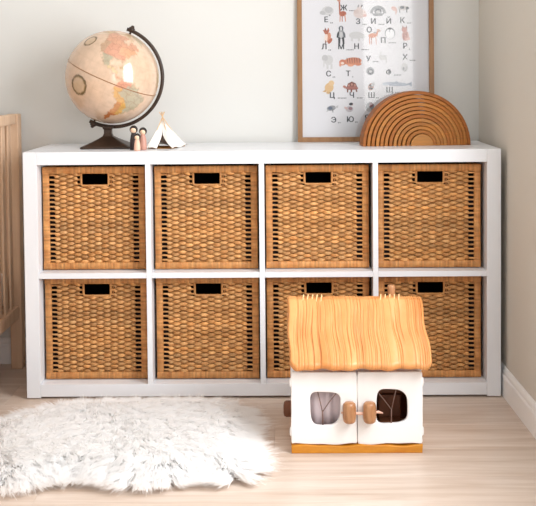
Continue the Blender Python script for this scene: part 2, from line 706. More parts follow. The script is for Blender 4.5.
NA = [(-168, 66), (-156, 71), (-140, 70), (-128, 70), (-115, 68), (-108, 68), (-95, 72), (-94, 68), (-85, 69), (-82, 67), (-87, 64), (-94, 60), (-92, 57), (-82, 55), (-80, 51), (-79, 55), (-77, 58), (-78, 62), (-73, 62), (-68, 59), (-64, 60), (-60, 55), (-56, 52), (-60, 50), (-66, 50), (-65, 46), (-60, 46), (-66, 44), (-70, 43), (-74, 40), (-76, 36), (-81, 31), (-80, 26), (-82, 28), (-84, 30), (-90, 29), (-97, 28), (-97, 22), (-94, 18), (-91, 19), (-87, 21), (-88, 16), (-83, 15), (-83, 10), (-79, 9), (-77, 8), (-80, 7.5), (-85, 10), (-88, 13), (-94, 16), (-102, 18), (-106, 21), (-109, 26), (-113, 31), (-115, 30), (-110, 24), (-112, 26), (-117, 33), (-121, 35), (-124, 40), (-124, 48), (-130, 55), (-140, 60), (-150, 60), (-158, 56), (-165, 60)]
ARCT = [(-125, 72), (-118, 76), (-105, 79), (-90, 82), (-68, 83), (-75, 78), (-80, 74), (-65, 67), (-75, 64), (-85, 70), (-100, 72)]
SA = [(-77, 8), (-72, 12), (-68, 11), (-62, 10), (-57, 6), (-51, 4), (-50, 0), (-44, -2.5), (-37, -5), (-35, -8), (-39, -13), (-39, -18), (-42, -23), (-48, -26), (-49, -29), (-53, -34), (-58, -35), (-57, -38), (-62, -39), (-65, -42), (-66, -47), (-69, -51), (-68, -55), (-72, -54), (-75, -48), (-73, -40), (-71, -30), (-70, -18), (-76, -14), (-81, -6), (-80, -1), (-77, 4)]
BR = [(-60, 4), (-51, 4), (-50, 0), (-44, -2.5), (-35, -5), (-34, -8), (-38, -13), (-38, -18), (-42, -23), (-47, -26), (-49, -29), (-53, -33), (-57, -29), (-54, -25), (-58, -20), (-60, -14), (-70, -10), (-73, -7), (-69, -1), (-67, 1), (-64, 3)]
GL = [(-45, 60), (-52, 66), (-58, 75), (-68, 77), (-60, 82), (-30, 83), (-20, 78), (-22, 70), (-40, 65)]
AF = [(-17, 15), (-16, 24), (-9, 32), (-5, 36), (10, 37), (11, 33), (20, 31), (32, 31), (37, 22), (43, 12), (51, 12), (47, 4), (40, -4), (40, -15), (35, -20), (33, -27), (26, -34), (18, -34), (12, -18), (13, -6), (9, 1), (9, 4), (-4, 5), (-8, 4)]
EU = [(-10, 37), (-9, 43), (-1, 44), (-4, 48), (4, 52), (9, 57), (12, 54), (22, 56), (28, 60), (22, 65), (12, 58), (5, 60), (15, 69), (28, 71), (42, 67), (60, 69), (75, 73), (105, 77), (140, 73), (179, 69), (178, 63), (163, 57), (156, 52), (158, 60), (142, 59), (138, 53), (130, 43), (127, 36), (122, 39), (120, 32), (121, 27), (114, 22), (108, 20), (109, 12), (103, 10), (104, 2), (99, 9), (97, 17), (91, 22), (80, 15), (77, 8), (72, 20), (66, 25), (57, 27), (50, 30), (56, 25), (59, 22), (45, 13), (35, 29), (35, 36), (27, 37), (22, 37), (17, 42), (13, 45), (16, 38), (10, 44), (0, 40), (-5, 36)]
AU = [(114, -22), (122, -18), (130, -12), (136, -12), (141, -11), (146, -19), (153, -26), (150, -37), (140, -38), (130, -32), (116, -35)]
CUBA = [(-84, 22), (-80, 23.5), (-75, 20.5), (-77, 19.6)]
HISP = [(-74, 20), (-69, 19.5), (-69, 18), (-74, 18)]


def globe_mesh():
    nla, nlo = 150, 300
    lat = np.linspace(90, -90, nla + 1)
    lon = np.linspace(-180, 180, nlo + 1)[:-1]
    LA, LO = np.meshgrid(lat, lon, indexing='ij')
    ph, th = np.radians(LA), np.radians(LO)
    LON0 = math.radians(-94)
    # local frame: viewer at -y, east to the right (+x)
    a = th - LON0
    X = np.cos(ph) * np.sin(a)
    Y = -np.cos(ph) * np.cos(a)
    Z = np.sin(ph)
    V = np.stack([X, Y, Z], -1).reshape(-1, 3) * GR
    la, lo = LA.ravel(), LO.ravel()
    c = np.zeros((len(la), 3))
    sea = np.array(lin((208, 179, 154)))
    c[:] = sea
    r = np.random.default_rng(3)
    wob = 1.0 * np.sin(lo * .5 + la * .8) + 0.9 * np.sin(lo * 1.1 - la * .7)
    lo2, la2 = lo + wob * .9, la + .8 * np.sin(lo * .9)
    # soft parchment mottling
    mott = (np.sin(lo * .09 + 1) * np.sin(la * .13 + .4) + .6 * np.sin(lo * .21 + la * .17)) * .035
    c *= (1 + mott)[:, None]

    def paint(mask, rgb, amt=1.0):
        c[mask] = c[mask] * (1 - amt * .80) + np.array(lin(rgb)) * np.array([.86, .84, .84]) * amt * .80

    na, sa = inpoly(lo2, la2, NA), inpoly(lo2, la2, SA)
    for dx, dy in ((-1.6, 0), (1.6, 0), (0, 1.6), (0, -1.6)):
        for P in (NA, SA, GL, AF, EU, AU, CUBA, ARCT):
            paint(inpoly(lo2 + dx, la2 + dy, P), (176, 150, 118), .28)
    paint(na & (la > 49), (214, 158, 128))
    paint(na & (la > 49) & (lo < -138), (206, 176, 128))
    paint(na & (la <= 49) & (la > 30), (212, 150, 122))
    paint(na & (la <= 49) & (la > 36) & (lo > -92), (222, 172, 134))
    paint(na & (la <= 49) & (la > 29) & (lo < -112), (188, 160, 128))
    paint(na & (la <= 31) & (lo < -96) & (la > 14), (172, 168, 142))
    paint(na & (la <= 19) & (lo > -98), (222, 196, 150))
    paint(na & (la <= 12), (214, 160, 132))
    paint(inpoly(lo2, la2, ARCT), (206, 178, 142))
    paint(sa, (220, 172, 102))
    paint(sa & (la > -1.5), (214, 150, 132))
    paint(sa & (la < -19), (206, 138, 84))
    paint(sa & (la < -19) & (lo > -63), (216, 176, 96))
    paint(sa & (la < -38), (190, 112, 62))
    paint(sa & inpoly(lo2, la2, BR), (176, 176, 156))
    paint(sa & (la > 1) & (lo > -62), (186, 180, 152))
    paint(inpoly(lo2, la2, GL), (190, 178, 150))
    paint(inpoly(lo2, la2, AF), (206, 164, 118))
    paint(inpoly(lo2, la2, AF) & (la > 12), (198, 178, 140))
    paint(inpoly(lo2, la2, EU), (198, 166, 126))
    paint(inpoly(lo2, la2, EU) & (la > 50), (206, 152, 122))
    paint(inpoly(lo2, la2, AU), (212, 160, 112))
    paint(inpoly(lo2, la2, CUBA) | inpoly(lo2, la2, HISP), (186, 160, 110))
    paint((la2 < -66) , (206, 170, 128))
    paint((la2 < -72) & (np.sin(lo * .08) > .1), (150, 122, 82))
    # state and province borders
    land = na | sa
    bl = land & ((np.abs(np.mod(lo + 2 * np.sin(la * .6), 11) - 5) < .6) | (np.abs(np.mod(la + 1.4 * np.sin(lo * .4), 9) - 4) < .6))
    paint(bl, (150, 110, 90), .38)

    # decorative ocean cartouches
    def ang(lo_c, la_c):
        p1, p2 = np.radians(la_c), np.radians(la)
        return np.degrees(np.arccos(np.clip(np.sin(p1) * np.sin(p2) + np.cos(p1) * np.cos(p2) * np.cos(np.radians(lo - lo_c)), -1, 1)))
    for lo_c, la_c, rr, w in ((-125, -19, 12.0, 2.6), (-148, 36, 8.5, 1.8), (80, -25, 11, 2.4), (170, -5, 8, 1.8)):
        d = ang(lo_c, la_c)
        paint(d < rr, (212, 184, 150))
        paint((d > rr - w * 1.1) & (d < rr), (160, 132, 84))
        paint(np.abs(d - rr + w * .25) < w * .5, (92, 74, 40))
    # faint graticule and the equator line
    g = (np.abs(np.mod(lo, 15)) < .9) | (np.abs(np.mod(la, 15)) < .8)
    paint(g & ~land, (206, 176, 150), .30)
    i = np.arange(nla)[:, None] * nlo
    j = np.arange(nlo)[None]
    j2 = (j + 1) % nlo
    Q = np.stack([i + j, i + nlo + j, i + nlo + j2, i + j2], -1).reshape(-1, 4)
    me = np_mesh('sphere', V, Q)
    set_tone(me, c)
    for p in me.polygons:
        p.use_smooth = True
    return me


M_globe = bpy.data.materials.new('globe_print')
M_globe.use_nodes = True
_nt = M_globe.node_tree
_b = _nt.nodes['Principled BSDF']
_a = _nt.nodes.new('ShaderNodeAttribute')
_a.attribute_name = 'tone'
_nz = _nt.nodes.new('ShaderNodeTexNoise')
_nz.inputs['Scale'].default_value = 55
_nz.inputs['Detail'].default_value = 5
_tc = _nt.nodes.new('ShaderNodeTexCoord')
_nt.links.new(_tc.outputs['Object'], _nz.inputs['Vector'])
_mr = _nt.nodes.new('ShaderNodeMapRange')
_mr.inputs['To Min'].default_value = 0.78
_mr.inputs['To Max'].default_value = 1.18
_nt.links.new(_nz.outputs['Fac'], _mr.inputs['Value'])
_hs = _nt.nodes.new('ShaderNodeHueSaturation')
_nt.links.new(_mr.outputs[0], _hs.inputs['Value'])
_nt.links.new(_a.outputs['Color'], _hs.inputs['Color'])
_nt.links.new(_hs.outputs['Color'], _b.inputs['Base Color'])
_b.inputs['Roughness'].default_value = 0.13
_b.inputs['Specular IOR Level'].default_value = 0.8

M_bronze = mat('dark_bronze', (62, 44, 32), 0.4, 0.4, noise=(44, 31, 23), scale=(30, 30, 30))
M_eq = mat('equator_tape', (142, 96, 54), 0.4)
GZ = 0.2294                                    # sphere centre above the shelf top
g_rot = (Matrix.Rotation(math.radians(4.0), 4, 'X') @ Matrix.Rotation(math.radians(23.5), 4, 'Y')).to_euler()
ball = link('sphere', globe_mesh(), M_globe, globe, (0, 0, GZ))
ball.rotation_euler = g_rot
# equator tape: thin raised ring
eqp = [(math.cos(a) * (GR + 0.0001), math.sin(a) * (GR + 0.0001), 0) for a in np.linspace(0, 2 * PI, 121)]
o = link('equator_band', tube_me('equator_band', eqp, 0.0013, 6), M_eq, ball, smooth=True)


def arm_mesh():
    V, Q = [], []
    angs = np.radians(np.linspace(95, -95, 70))
    prof = [(GR + 0.0060, -0.0045), (GR + 0.0080, -0.0065), (GR + 0.0155, -0.0065), (GR + 0.0172, -0.004), (GR + 0.0172, 0.004), (GR + 0.0155, 0.0065), (GR + 0.0080, 0.0065), (GR + 0.0060, 0.0045)]
    m = len(prof)
    for a in angs:
        for r, y in prof:
            V.append((r * math.cos(a), y, r * math.sin(a)))
    n = len(angs)
    for i in range(n - 1):
        for j in range(m):
            Q.append((i * m + j, i * m + (j + 1) % m, (i + 1) * m + (j + 1) % m, (i + 1) * m + j))
    me = bpy.data.meshes.new('meridian_arm')
    me.from_pydata(V, [], Q + [tuple(range(m)), tuple((n - 1) * m + j for j in range(m))])
    bm = bmesh.new()
    bm.from_mesh(me)
    bmesh.ops.recalc_face_normals(bm, faces=bm.faces)
    bm.to_mesh(me)
    bm.free()
    return me


arm = link('meridian_arm', arm_mesh(), M_bronze, globe, (0, 0, GZ), smooth=True)
arm.rotation_euler = g_rot
for s in (1, -1):
    prof = [(0.0035, -0.004), (0.0035, 0.008), (0.010, 0.009), (0.011, 0.013), (0.0095, 0.019), (0.006, 0.021), (0.006, 0.024), (0.003, 0.027)]
    k = link('axis_knob', lathe_me('axis_knob', [(r, s * (GR + 0.002 + z)) for r, z in prof], 16), M_bronze, arm, smooth=True)


def globe_stand():
    bm = bmesh.new()
    # square pyramid foot with concave sides, then a waisted stem up to the arm
    levels = [(0.080, 0.0), (0.081, 0.003), (0.079, 0.006), (0.050, 0.019), (0.030, 0.029), (0.0165, 0.037), (0.0125, 0.046), (0.0125, 0.058), (0.0165, 0.0625), (0.0165, 0.068)]
    rows = []
    for h, z in levels:
        c = h * 0.86
        d = min(h * 0.14, 0.006)
        ring = []
        for sx, sy, o in ((1, -1, 0), (1, 1, 1), (-1, 1, 0), (-1, -1, 1)):
            if o == 0:
                ring += [(sx * h, sy * (h - d)), (sx * h, sy * (h - d))]
            else:
                ring += [(sx * (h - d), sy * h)]
        # octagonal outline (square with clipped corners)
        oc = [(h - d, -h), (h, -h + d), (h, h - d), (h - d, h), (-h + d, h), (-h, h - d), (-h, -h + d), (-h + d, -h)]
        rows.append([bm.verts.new((x, y, z)) for x, y in oc])
    for a, b in zip(rows, rows[1:]):
        for i in range(8):
            j = (i + 1) % 8
            bm.faces.new((a[i], a[j], b[j], b[i]))
    bm.faces.new(rows[0][::-1])
    bm.faces.new(rows[-1])
    return bm_mesh(bm, 'stand_foot')


foot = link('stand_foot', globe_stand(), M_bronze, globe, (-0.016, -0.004, 0))
foot.rotation_euler = (0, 0, math.radians(2))

# ------------------------------------------------------------------ peg dolls
M_skin = mat('peg_wood', (236, 200, 170), 0.5)
M_hair = mat('black_hair_paint', (28, 22, 22), 0.4)
M_eye = mat('eye_paint', (30, 20, 20), 0.5)
M_blush = mat('blush_paint', (222, 150, 130), 0.6)


def peg_doll(loc, H, R, body_rgb, label):
    root = tag(empty('peg_doll', loc), label, 'doll', 'peg dolls beside the globe')
    hr = R * 0.88
    hz = H - hr
    bz = hz - hr * 0.72
    body = [(R * 0.90, 0), (R, 0.002), (R * 1.02, bz * .3), (R * 0.94, bz * .55), (R * 0.74, bz * .82), (R * 0.56, bz * .97), (R * 0.40, bz * 1.0)]
    link('body', lathe_me('body', body, 24), mat('doll_body', body_rgb, 0.5), root, smooth=True)
    hp = [(max(hr * math.sin(a), 1e-4), -hr * math.cos(a)) for a in np.linspace(0.0, PI, 16)]
    head = link('head', lathe_me('head', hp, 24), M_skin, root, (0, 0, hz), smooth=True)
    hp2 = [(max(hr * 1.20 * math.sin(a), 1e-4), -hr * 1.20 * math.cos(a)) for a in np.linspace(0.0, PI, 18)]
    link('hair', lathe_me('hair', hp2, 24), M_hair, root, (0, hr * .29, hz + hr * .12), smooth=True)
    for s in (-1, 1):
        link('eye', lathe_me('eye', [(0.0001, -0.0006), (0.0007, 0), (0.0001, 0.0006)], 8), M_eye, head, (s * hr * .34, -hr * .93, -hr * .08))
    return root


peg_doll((-0.4025, 0.076, SH), 0.0735, 0.0122, (46, 34, 34), 'tall black-haired wooden peg doll with a dark body')
peg_doll((-0.3730, 0.074, SH), 0.0675, 0.0118, (186, 138, 122), 'black-haired wooden peg doll with a dusty pink body beside the tent')
peg_doll((-0.3865, 0.040, SH), 0.051, 0.0100, (232, 184, 160), 'smallest wooden peg doll with a pale pink body in front of the pair')

# ------------------------------------------------------------------ toy tent
M_canvas = mat('tent_canvas', (240, 236, 230), 0.9, 0.1, bump=0.2, scale=(300, 300, 300))
M_pole = mat('tent_pole_wood', (214, 180, 140), 0.6)
M_mat = mat('tent_floor_mat', (170, 120, 66), 0.9, 0.1)
tent = tag(empty('toy_tent', (-0.312, 0.172, SH)), 'little white canvas toy tent with crossed wooden poles', 'toy tent')
tb = [(-0.056, -0.066), (0.030, -0.078), (0.062, 0.062), (-0.036, 0.078)]      # corners, front-left first
apex = Vector((-0.010, 0.0, 0.088))
for x, y in tb:
    d = Vector((x, y, 0.0)) - apex
    tip = apex + Vector((-d.x * 0.13, -d.y * 0.13, 0.027))
    link('pole', tube_me('pole', [Vector((x * .9, y * .9, 0.001)), apex * .5 + Vector((x, y, 0)) * .46 - Vector((0, 0, .001)), tip], 0.0015, 8), M_pole, tent, smooth=True)


def tent_cloth():
    bm = bmesh.new()
    n, mm = 10, 10

    def quad_panel(p, q, u0, u1, v_end=0.0):
        rows = []
        for i in range(n + 1):
            v = i / n
            row = []
            for j in range(mm + 1):
                u = u0 + (u1 - u0) * j / mm
                if callable(v_end):
                    u = v_end(u0, u1, j / mm, v)
                b = Vector((p[0] + (q[0] - p[0]) * u, p[1] + (q[1] - p[1]) * u, 0.0015))
                c = apex * (0.975) + Vector((0, 0, 0.0))
                w = b.lerp(c, v * 0.985)
                sag = -0.006 * math.sin(PI * u) * math.sin(PI * min(1, v * 1.1 + .08)) 
                ctr = Vector((0, 0, w.z))
                dv = (w - ctr)
                if dv.length > 1e-5:
                    w = w + dv.normalized() * (sag + 0.0022)
                w.z += 0.003 * math.sin(u * 9) * (1 - v) * (1 if i == 0 else 0) + (0.002 if i == 0 else 0)
                row.append(bm.verts.new(w))
            rows.append(row)
        for i in range(n):
            for j in range(mm):
                bm.faces.new((rows[i][j], rows[i][j + 1], rows[i + 1][j + 1], rows[i + 1][j]))
    for a, b in ((1, 2), (2, 3), (3, 0)):
        quad_panel(tb[a], tb[b], 0, 1)
    # two front flaps leave a triangular door
    quad_panel(tb[0], tb[1], 0, 1, lambda a, b, j, v: j * (0.40 + 0.16 * min(1, v / .55) ** 1.3))
    quad_panel(tb[0], tb[1], 0, 1, lambda a, b, j, v: 1 - (1 - j) * (0.02 + 0.40 * min(1, v / .55) ** 1.1))
    bmesh.ops.remove_doubles(bm, verts=bm.verts, dist=1e-5)
    me = bm_mesh(bm, 'canvas')
    return me


o = link('canvas', tent_cloth(), M_canvas, tent, smooth=True)
md = o.modifiers.new('thick', 'SOLIDIFY')
md.thickness = 0.0009
link('tent_mat', plate_me('tent_mat', [[(-0.05, -0.055), (0.026, -0.066), (0.055, 0.052), (-0.032, 0.068)]], 0.001), M_mat, tent).rotation_euler = (0, 0, 0)
# the mat lies flat on the shelf top
tm = [c for c in tent.children if c.name.startswith('tent_mat')][0]
for v in tm.data.vertices:
    x, y, z = v.co
    v.co = (x, z, y + 0.0002)

# ------------------------------------------------------------------ framed alphabet poster
M_oak = mat('oak_frame', (156, 118, 82), 0.5, 0.3, noise=(134, 98, 66), scale=(60, 60, 6))
M_paper = mat('poster_paper', (224, 222, 224), 0.7, 0.2)
M_back = mat('frame_back', (150, 125, 100), 0.8)
FW, FH = 0.466, 0.66
poster = tag(empty('framed_poster', (0.352, 0.362, SH + 0.0002)), 'oak-framed alphabet poster with small animal drawings leaning on the wall', 'poster')
poster.rotation_euler = (-math.atan2(0.022, FH), 0, math.radians(-1.5))
fw = 0.0165
for nm, a in (('frame_rail', (-FW / 2, FW / 2, 0, 0.016, 0, fw)), ('frame_rail', (-FW / 2, FW / 2, 0, 0.016, FH - fw, FH)),
              ('frame_stile', (-FW / 2, -FW / 2 + fw, 0, 0.016, fw, FH - fw)), ('frame_stile', (FW / 2 - fw, FW / 2, 0, 0.016, fw, FH - fw))):
    link(nm, box_me(nm, *a, bev=0.0012), M_oak, poster)
paper = link('paper', box_me('paper', -FW / 2 + fw, FW / 2 - fw, 0.0095, 0.0105, fw, FH - fw), M_paper, poster)
link('back_board', box_me('back_board', -FW / 2 + 0.004, FW / 2 - 0.004, 0.0112, 0.0155, 0.004, FH - 0.004), M_back, poster)
mg = bpy.data.materials.new('picture_glass')
mg.use_nodes = True
nt = mg.node_tree
nt.nodes.clear()
_o = nt.nodes.new('ShaderNodeOutputMaterial')
_m = nt.nodes.new('ShaderNodeMixShader')
_t = nt.nodes.new('ShaderNodeBsdfTransparent')
_g = nt.nodes.new('ShaderNodeBsdfGlossy')
_g.inputs['Roughness'].default_value = 0.03
_f = nt.nodes.new('ShaderNodeFresnel')
_f.inputs['IOR'].default_value = 1.5
nt.links.new(_f.outputs[0], _m.inputs[0])
nt.links.new(_t.outputs[0], _m.inputs[1])
nt.links.new(_g.outputs[0], _m.inputs[2])
nt.links.new(_m.outputs[0], _o.inputs['Surface'])
link('glass', box_me('glass', -FW / 2 + fw - .002, FW / 2 - fw + .002, 0.005, 0.0065, fw - .002, FH - fw + .002), mg, poster)

# printed letters and animals lie flat on the paper (poster pixel grid -> metres)
PS = 1 / 290.5


def pp(u, v):
    return ((u - 365.2) * PS, (140.6 - v) * PS)


ink = {}


def ink_mat(rgb):
    if rgb not in ink:
        ink[rgb] = mat('print_ink', rgb, 0.75, 0.15)
    return ink[rgb]


def letter(ch, u, v, size=5.6, rgb=(48, 46, 48)):
    cu = bpy.data.curves.new('letter', 'FONT')
    cu.body = ch
    cu.size = size * PS * 1.35
    cu.align_x = 'CENTER'
    cu.align_y = 'CENTER'
    tmp = bpy.data.objects.new('tmp', cu)
    COL.objects.link(tmp)
    dg = bpy.context.evaluated_depsgraph_get()
    dg.update()
    me = bpy.data.meshes.new_from_object(tmp.evaluated_get(dg))
    bpy.data.objects.remove(tmp)
    for w in me.vertices:
        x, y, z = w.co
        w.co = (x, 0, y)
    bm = bmesh.new()
    for dx, dz in ((-.0007, 0), (.0007, 0), (0, .0005)):      # heavier stroke
        n0 = len(bm.verts)
        bm.from_mesh(me)
        bm.verts.ensure_lookup_table()
        for w in bm.verts[n0:]:
            w.co.x += dx
            w.co.z += dz
            w.co.y += dx * .02
    bm.to_mesh(me)
    bm.free()
    x, z = pp(u, v)
    link('letter', me, ink_mat(rgb), paper, (x, 0.00915, z))


def draw(shapes, u0, v0, s=1.0, name='animal_print'):
    """shapes: ('e', cx, cy, rx, ry, deg, rgb) ellipses or ('p', [(x, y)...], rgb) polygons, px offsets, y down"""
    V, Fc, mi, mats = [], [], [], []
    for k, sh in enumerate(shapes):
        if sh[0] == 'e':
            _, cx_, cy_, rx_, ry_, dg_, rgb = sh
            a0 = math.radians(dg_)
            pts = []
            for i in range(16):
                a = 2 * PI * i / 16
                x, y = rx_ * math.cos(a), ry_ * math.sin(a)
                pts.append((cx_ + x * math.cos(a0) - y * math.sin(a0), cy_ + x * math.sin(a0) + y * math.cos(a0)))
        else:
            _, pts, rgb = sh
        m = ink_mat(rgb)
        if m not in mats:
            mats.append(m)
        b = len(V)
        for x, y in pts:
            V.append((x * s * PS, -0.00003 * k, -y * s * PS))
        Fc.append(tuple(range(b, b + len(pts))))
        mi.append(mats.index(m))
    me = bpy.data.meshes.new(name)
    me.from_pydata(V, [], Fc)
    for m in mats:
        me.materials.append(m)
    for p, i in zip(me.polygons, mi):
        p.material_index = i
    x, z = pp(u0, v0)
    o = bpy.data.objects.new(name, me)
    COL.objects.link(o)
    o.parent = paper
    o.location = (x, 0.0093, z)
    return o


for ch, u, v in (('Е', 326.5, 19), ('Ж', 344, 7.5), ('З', 358.2, 21.2), ('И', 373.3, 21.2), ('Й', 388.6, 21.2), ('К', 402, 20.5),
                 ('Л', 324.3, 46), ('М', 341.2, 46), ('Н', 356.5, 46), ('О', 369.2, 29.6), ('П', 383, 40.2), ('Р', 404.5, 46),
                 ('С', 328.5, 73), ('Т', 348, 73), ('У', 368.2, 58.4), ('Ф', 388.5, 72), ('Х', 404.5, 57.2),
                 ('Ц', 331.8, 94.5), ('Ч', 351.5, 94.5), ('Ш', 371, 94.8), ('Щ', 389, 89.5),
                 ('Э', 333.3, 119), ('Ю', 349.8, 118.6), ('Я', 366.5, 117)):
    letter(ch, u, v)
# faint rows of dots and small lettering lines after each capital
for u, v, n in ((331, 22, 2), (350, 10, 4), (363, 24, 3), (379, 24, 4), (407, 23, 3), (329, 49, 2), (347, 49, 5), (362, 49, 5), (374, 32, 3),
                (389, 42.5, 5), (409, 49, 1), (333, 76, 2), (352.5, 76, 1), (373, 61, 4), (394, 74.5, 5), (409.5, 60, 4), (338, 97, 6), (357, 97, 4),
                (376, 97, 2), (395, 92, 3), (338, 121.5, 2), (355, 121, 2)):
    draw([('e', 1.5 * i, 0, .55, .55, 0, (84, 80, 82)) for i in range(n)], u, v, name='word_print')
PALE, PALE2, GRY, DGY, BLK = (206, 204, 203), (190, 188, 188), (150, 150, 152), (92, 92, 96), (42, 40, 42)
RUST, RUST2, PINK, TAN, BRN = (176, 96, 66), (206, 140, 108), (214, 178, 168), (216, 180, 130), (120, 66, 52)
# hedgehog
draw([('e', 0, 0, 6, 4.6, 0, PALE), ('e', -5, 2, 3, 2, 10, PALE2), ('e', 1, -1, 4, 3, 0, PALE2), ('e', 2, 4.5, 1, .8, 0, GRY)], 328, 10)
# giraffe
draw([('e', 1, 3, 3.6, 2.6, -8, RUST), ('p', [(-2.6, 3), (-1, 2), (-1.6, -9), (-3, -9)], RUST), ('e', -2.8, -10, 1.8, 1.1, 20, RUST2), ('p', [(-2, 4), (-1, 4), (-1.4, 11), (-2.2, 11)], RUST2),
      ('p', [(0, 4), (.9, 4), (.8, 11), (0, 11)], RUST), ('p', [(2.4, 4), (3.6, 4), (4.2, 11), (3.4, 11)], RUST2), ('p', [(-2.8, -10.5), (-2.3, -10.5), (-2.1, -13), (-2.6, -13)], BRN)], 342, 10)
# hare
draw([('e', 0, 2, 6.5, 4.6, 0, (220, 205, 200)), ('e', -2, -3, 1, 4, 20, (222, 206, 200)), ('e', .5, -3, 1, 4, 25, (222, 206, 200)), ('e', -1.5, -5.4, .6, 1.6, 20, GRY), ('e', 2, -5.6, .6, 1.4, 30, DGY), ('e', -3.5, .2, 2.6, 2.2, 0, (212, 194, 188)), ('e', 5, 4, 1.8, 1.5, 0, PINK)], 360, 11)
# iguana-like coil
draw([('p', [(7.8 * math.cos(a), -7.8 * math.sin(a)) for a in np.linspace(0, PI, 14)] + [(5 * math.cos(a), -5 * math.sin(a)) for a in np.linspace(PI, 0, 14)], GRY),
      ('e', 0, -2, 3.6, 3, 0, DGY), ('e', 0, -1.2, 2.4, 1.8, 0, PALE2), ('p', [(-6, 0), (6, 0), (4, 2.6), (-4, 2.6)], GRY)], 378, 13)
# small bird and cow
draw([('e', -6, 0, 3, 2, 30, PINK), ('e', -4, 3, .7, 3, 10, (204, 170, 160)), ('e', 3, -.6, 5.4, 2.5, 3, (200, 194, 192)), ('e', 2, -1, 2.2, 1.5, 0, DGY), ('e', 7, -.4, 1.8, 1.4, 0, BLK), ('p', [(-1, 0), (0, 0), (0, 4), (-1, 4)], GRY), ('p', [(6, 0), (7, 0), (7, 4), (6, 4)], DGY)], 400, 8.5)
# fox
draw([('e', 1.4, 2.4, 2.6, 5, 12, RUST2), ('e', -.8, 3, 1.6, 4.6, 5, (232, 214, 202)), ('p', [(-4, -5), (2.6, -4.4), (1, -1), (-1.6, -.6)], RUST), ('p', [(-2.4, -4.6), (-1.6, -7.6), (-.2, -4.8)], BRN), ('p', [(.2, -4.6), (1.6, -7.4), (2.6, -4.4)], RUST), ('e', 3.2, 6, 1.6, 3.2, 35, RUST), ('e', -1.2, 7, .6, 1.6, 0, BRN)], 327, 34)
# badger standing
draw([('e', 0, -1, 3.2, 5, 0, GRY), ('e', 0, -6.4, 2.4, 2.6, 0, DGY), ('e', 0, -6, .7, 2.4, 0, (226, 224, 222)), ('e', 0, 0, 1.7, 3.2, 0, (196, 194, 194)), ('p', [(-3, 2), (-.6, 3), (-1, 9), (-2.8, 9)], BLK), ('p', [(.8, 3), (3, 2), (3.4, 9), (1.6, 9)], BLK), ('e', -3.2, 0, 1, 3.2, 12, BLK), ('e', 3.2, 0, 1, 3.2, -12, DGY)], 341.2, 34)
# rhinoceros (pale)
draw([('e', 0, 0, 7, 3.6, 0, PALE), ('e', 6, 1, 3, 2.2, 20, PALE), ('p', [(-5, 2), (-3, 2), (-3, 6), (-5, 6)], PALE), ('p', [(2, 2), (4, 2), (4, 6), (2, 6)], PALE)], 356, 34.5)
# deer
draw([('e', -2, 0, 4.2, 2.3, -6, RUST2), ('p', [(-5.6, 0), (-4.4, 1), (-4.4, 9), (-5.2, 9)], RUST2), ('p', [(-3.6, 1), (-2.8, 1), (-2.6, 8.6), (-3.2, 8.6)], RUST), ('p', [(.6, 1), (1.6, 1), (2, 9), (1.3, 9)], PINK), ('p', [(.6, -.6), (2.4, 1), (4, -4), (2.6, -5)], RUST2), ('e', 4, -5, 2, 1.3, 20, (196, 160, 140))], 374.5, 35)
# penguin outline
draw([('e', 0, 0, 5.2, 5.8, 0, GRY), ('e', 0, .6, 4.4, 4.9, 0, (232, 231, 232)), ('e', 0, -4.6, 1.8, 1, 0, BLK), ('e', -.4, -2.4, .5, .5, 0, BLK)], 389.7, 33)
# lynx
draw([('e', .6, 2, 3.4, 5, 0, (206, 160, 148)), ('e', -.4, -4, 2.7, 2.5, 0, (190, 132, 118)), ('p', [(-2.8, -5), (-2, -8.4), (-1, -6)], (150, 92, 82)), ('p', [(.8, -6), (2, -8.4), (2.4, -5)], (150, 92, 82)), ('e', 3.2, 5, 2, 1.6, 0, PINK), ('e', -1, 3, 1, 4, 0, (172, 116, 104)), ('e', 1.4, 1, .7, 3, 0, (172, 116, 104))], 404.4, 33.5)
# elephant (pale)
draw([('e', 0, -1, 4.6, 5, 0, PALE), ('e', -3.6, -3, 3, 3.2, 0, PALE2), ('p', [(-5, -1), (-3.6, -1), (-4.2, 6), (-5.4, 6)], PALE), ('p', [(-2, 3), (0, 3), (0, 8), (-2, 8)], PALE), ('p', [(2, 3), (4, 3), (4, 8), (2, 8)], PALE)], 328.5, 60)
# tiger lying
_t = [('e', 2, 0, 9, 3.9, -4, (208, 136, 100)), ('e', -8, 1, 3.4, 3, 0, (196, 120, 86)), ('e', -10, 2.6, 1.3, 2.6, 10, (214, 150, 118)), ('e', -8, 1.8, 1.6, 1.3, 0, (232, 214, 200)), ('e', 0, 4, 3, 1.2, 0, (222, 160, 126)), ('e', 8, 3, 3, 1.4, -10, (206, 134, 100))]
_t += [('p', [(x, -3.6 + abs(x) * .03), (x + .8, -3.6 + abs(x) * .03), (x + 1.2, 1.6), (x + .7, 1.6)], (112, 60, 46)) for x in (-4, -1.6, .8, 3.2, 5.6, 8)]
draw(_t, 350.5, 60.5)
# snail, owl ball
draw([('e', 0, 0, 4, 4, 0, GRY), ('e', .4, .6, 2.8, 2.6, 0, DGY), ('e', .2, .2, 1.6, 1.4, 0, PALE2)], 370, 70.5)
# flamingo and hamster (pale)
draw([('e', 0, 0, 4, 2.6, 0, PALE), ('e', 3, 2.6, .6, 4, 0, PALE), ('e', -3, -3, .8, 3, 20, PALE)], 383, 57)
draw([('e', 0, 0, 3.2, 4.4, 0, PALE2), ('e', 0, -2, 2.6, 2.4, 0, PALE), ('e', -1, 1, .8, 1.6, 0, GRY)], 404, 67)
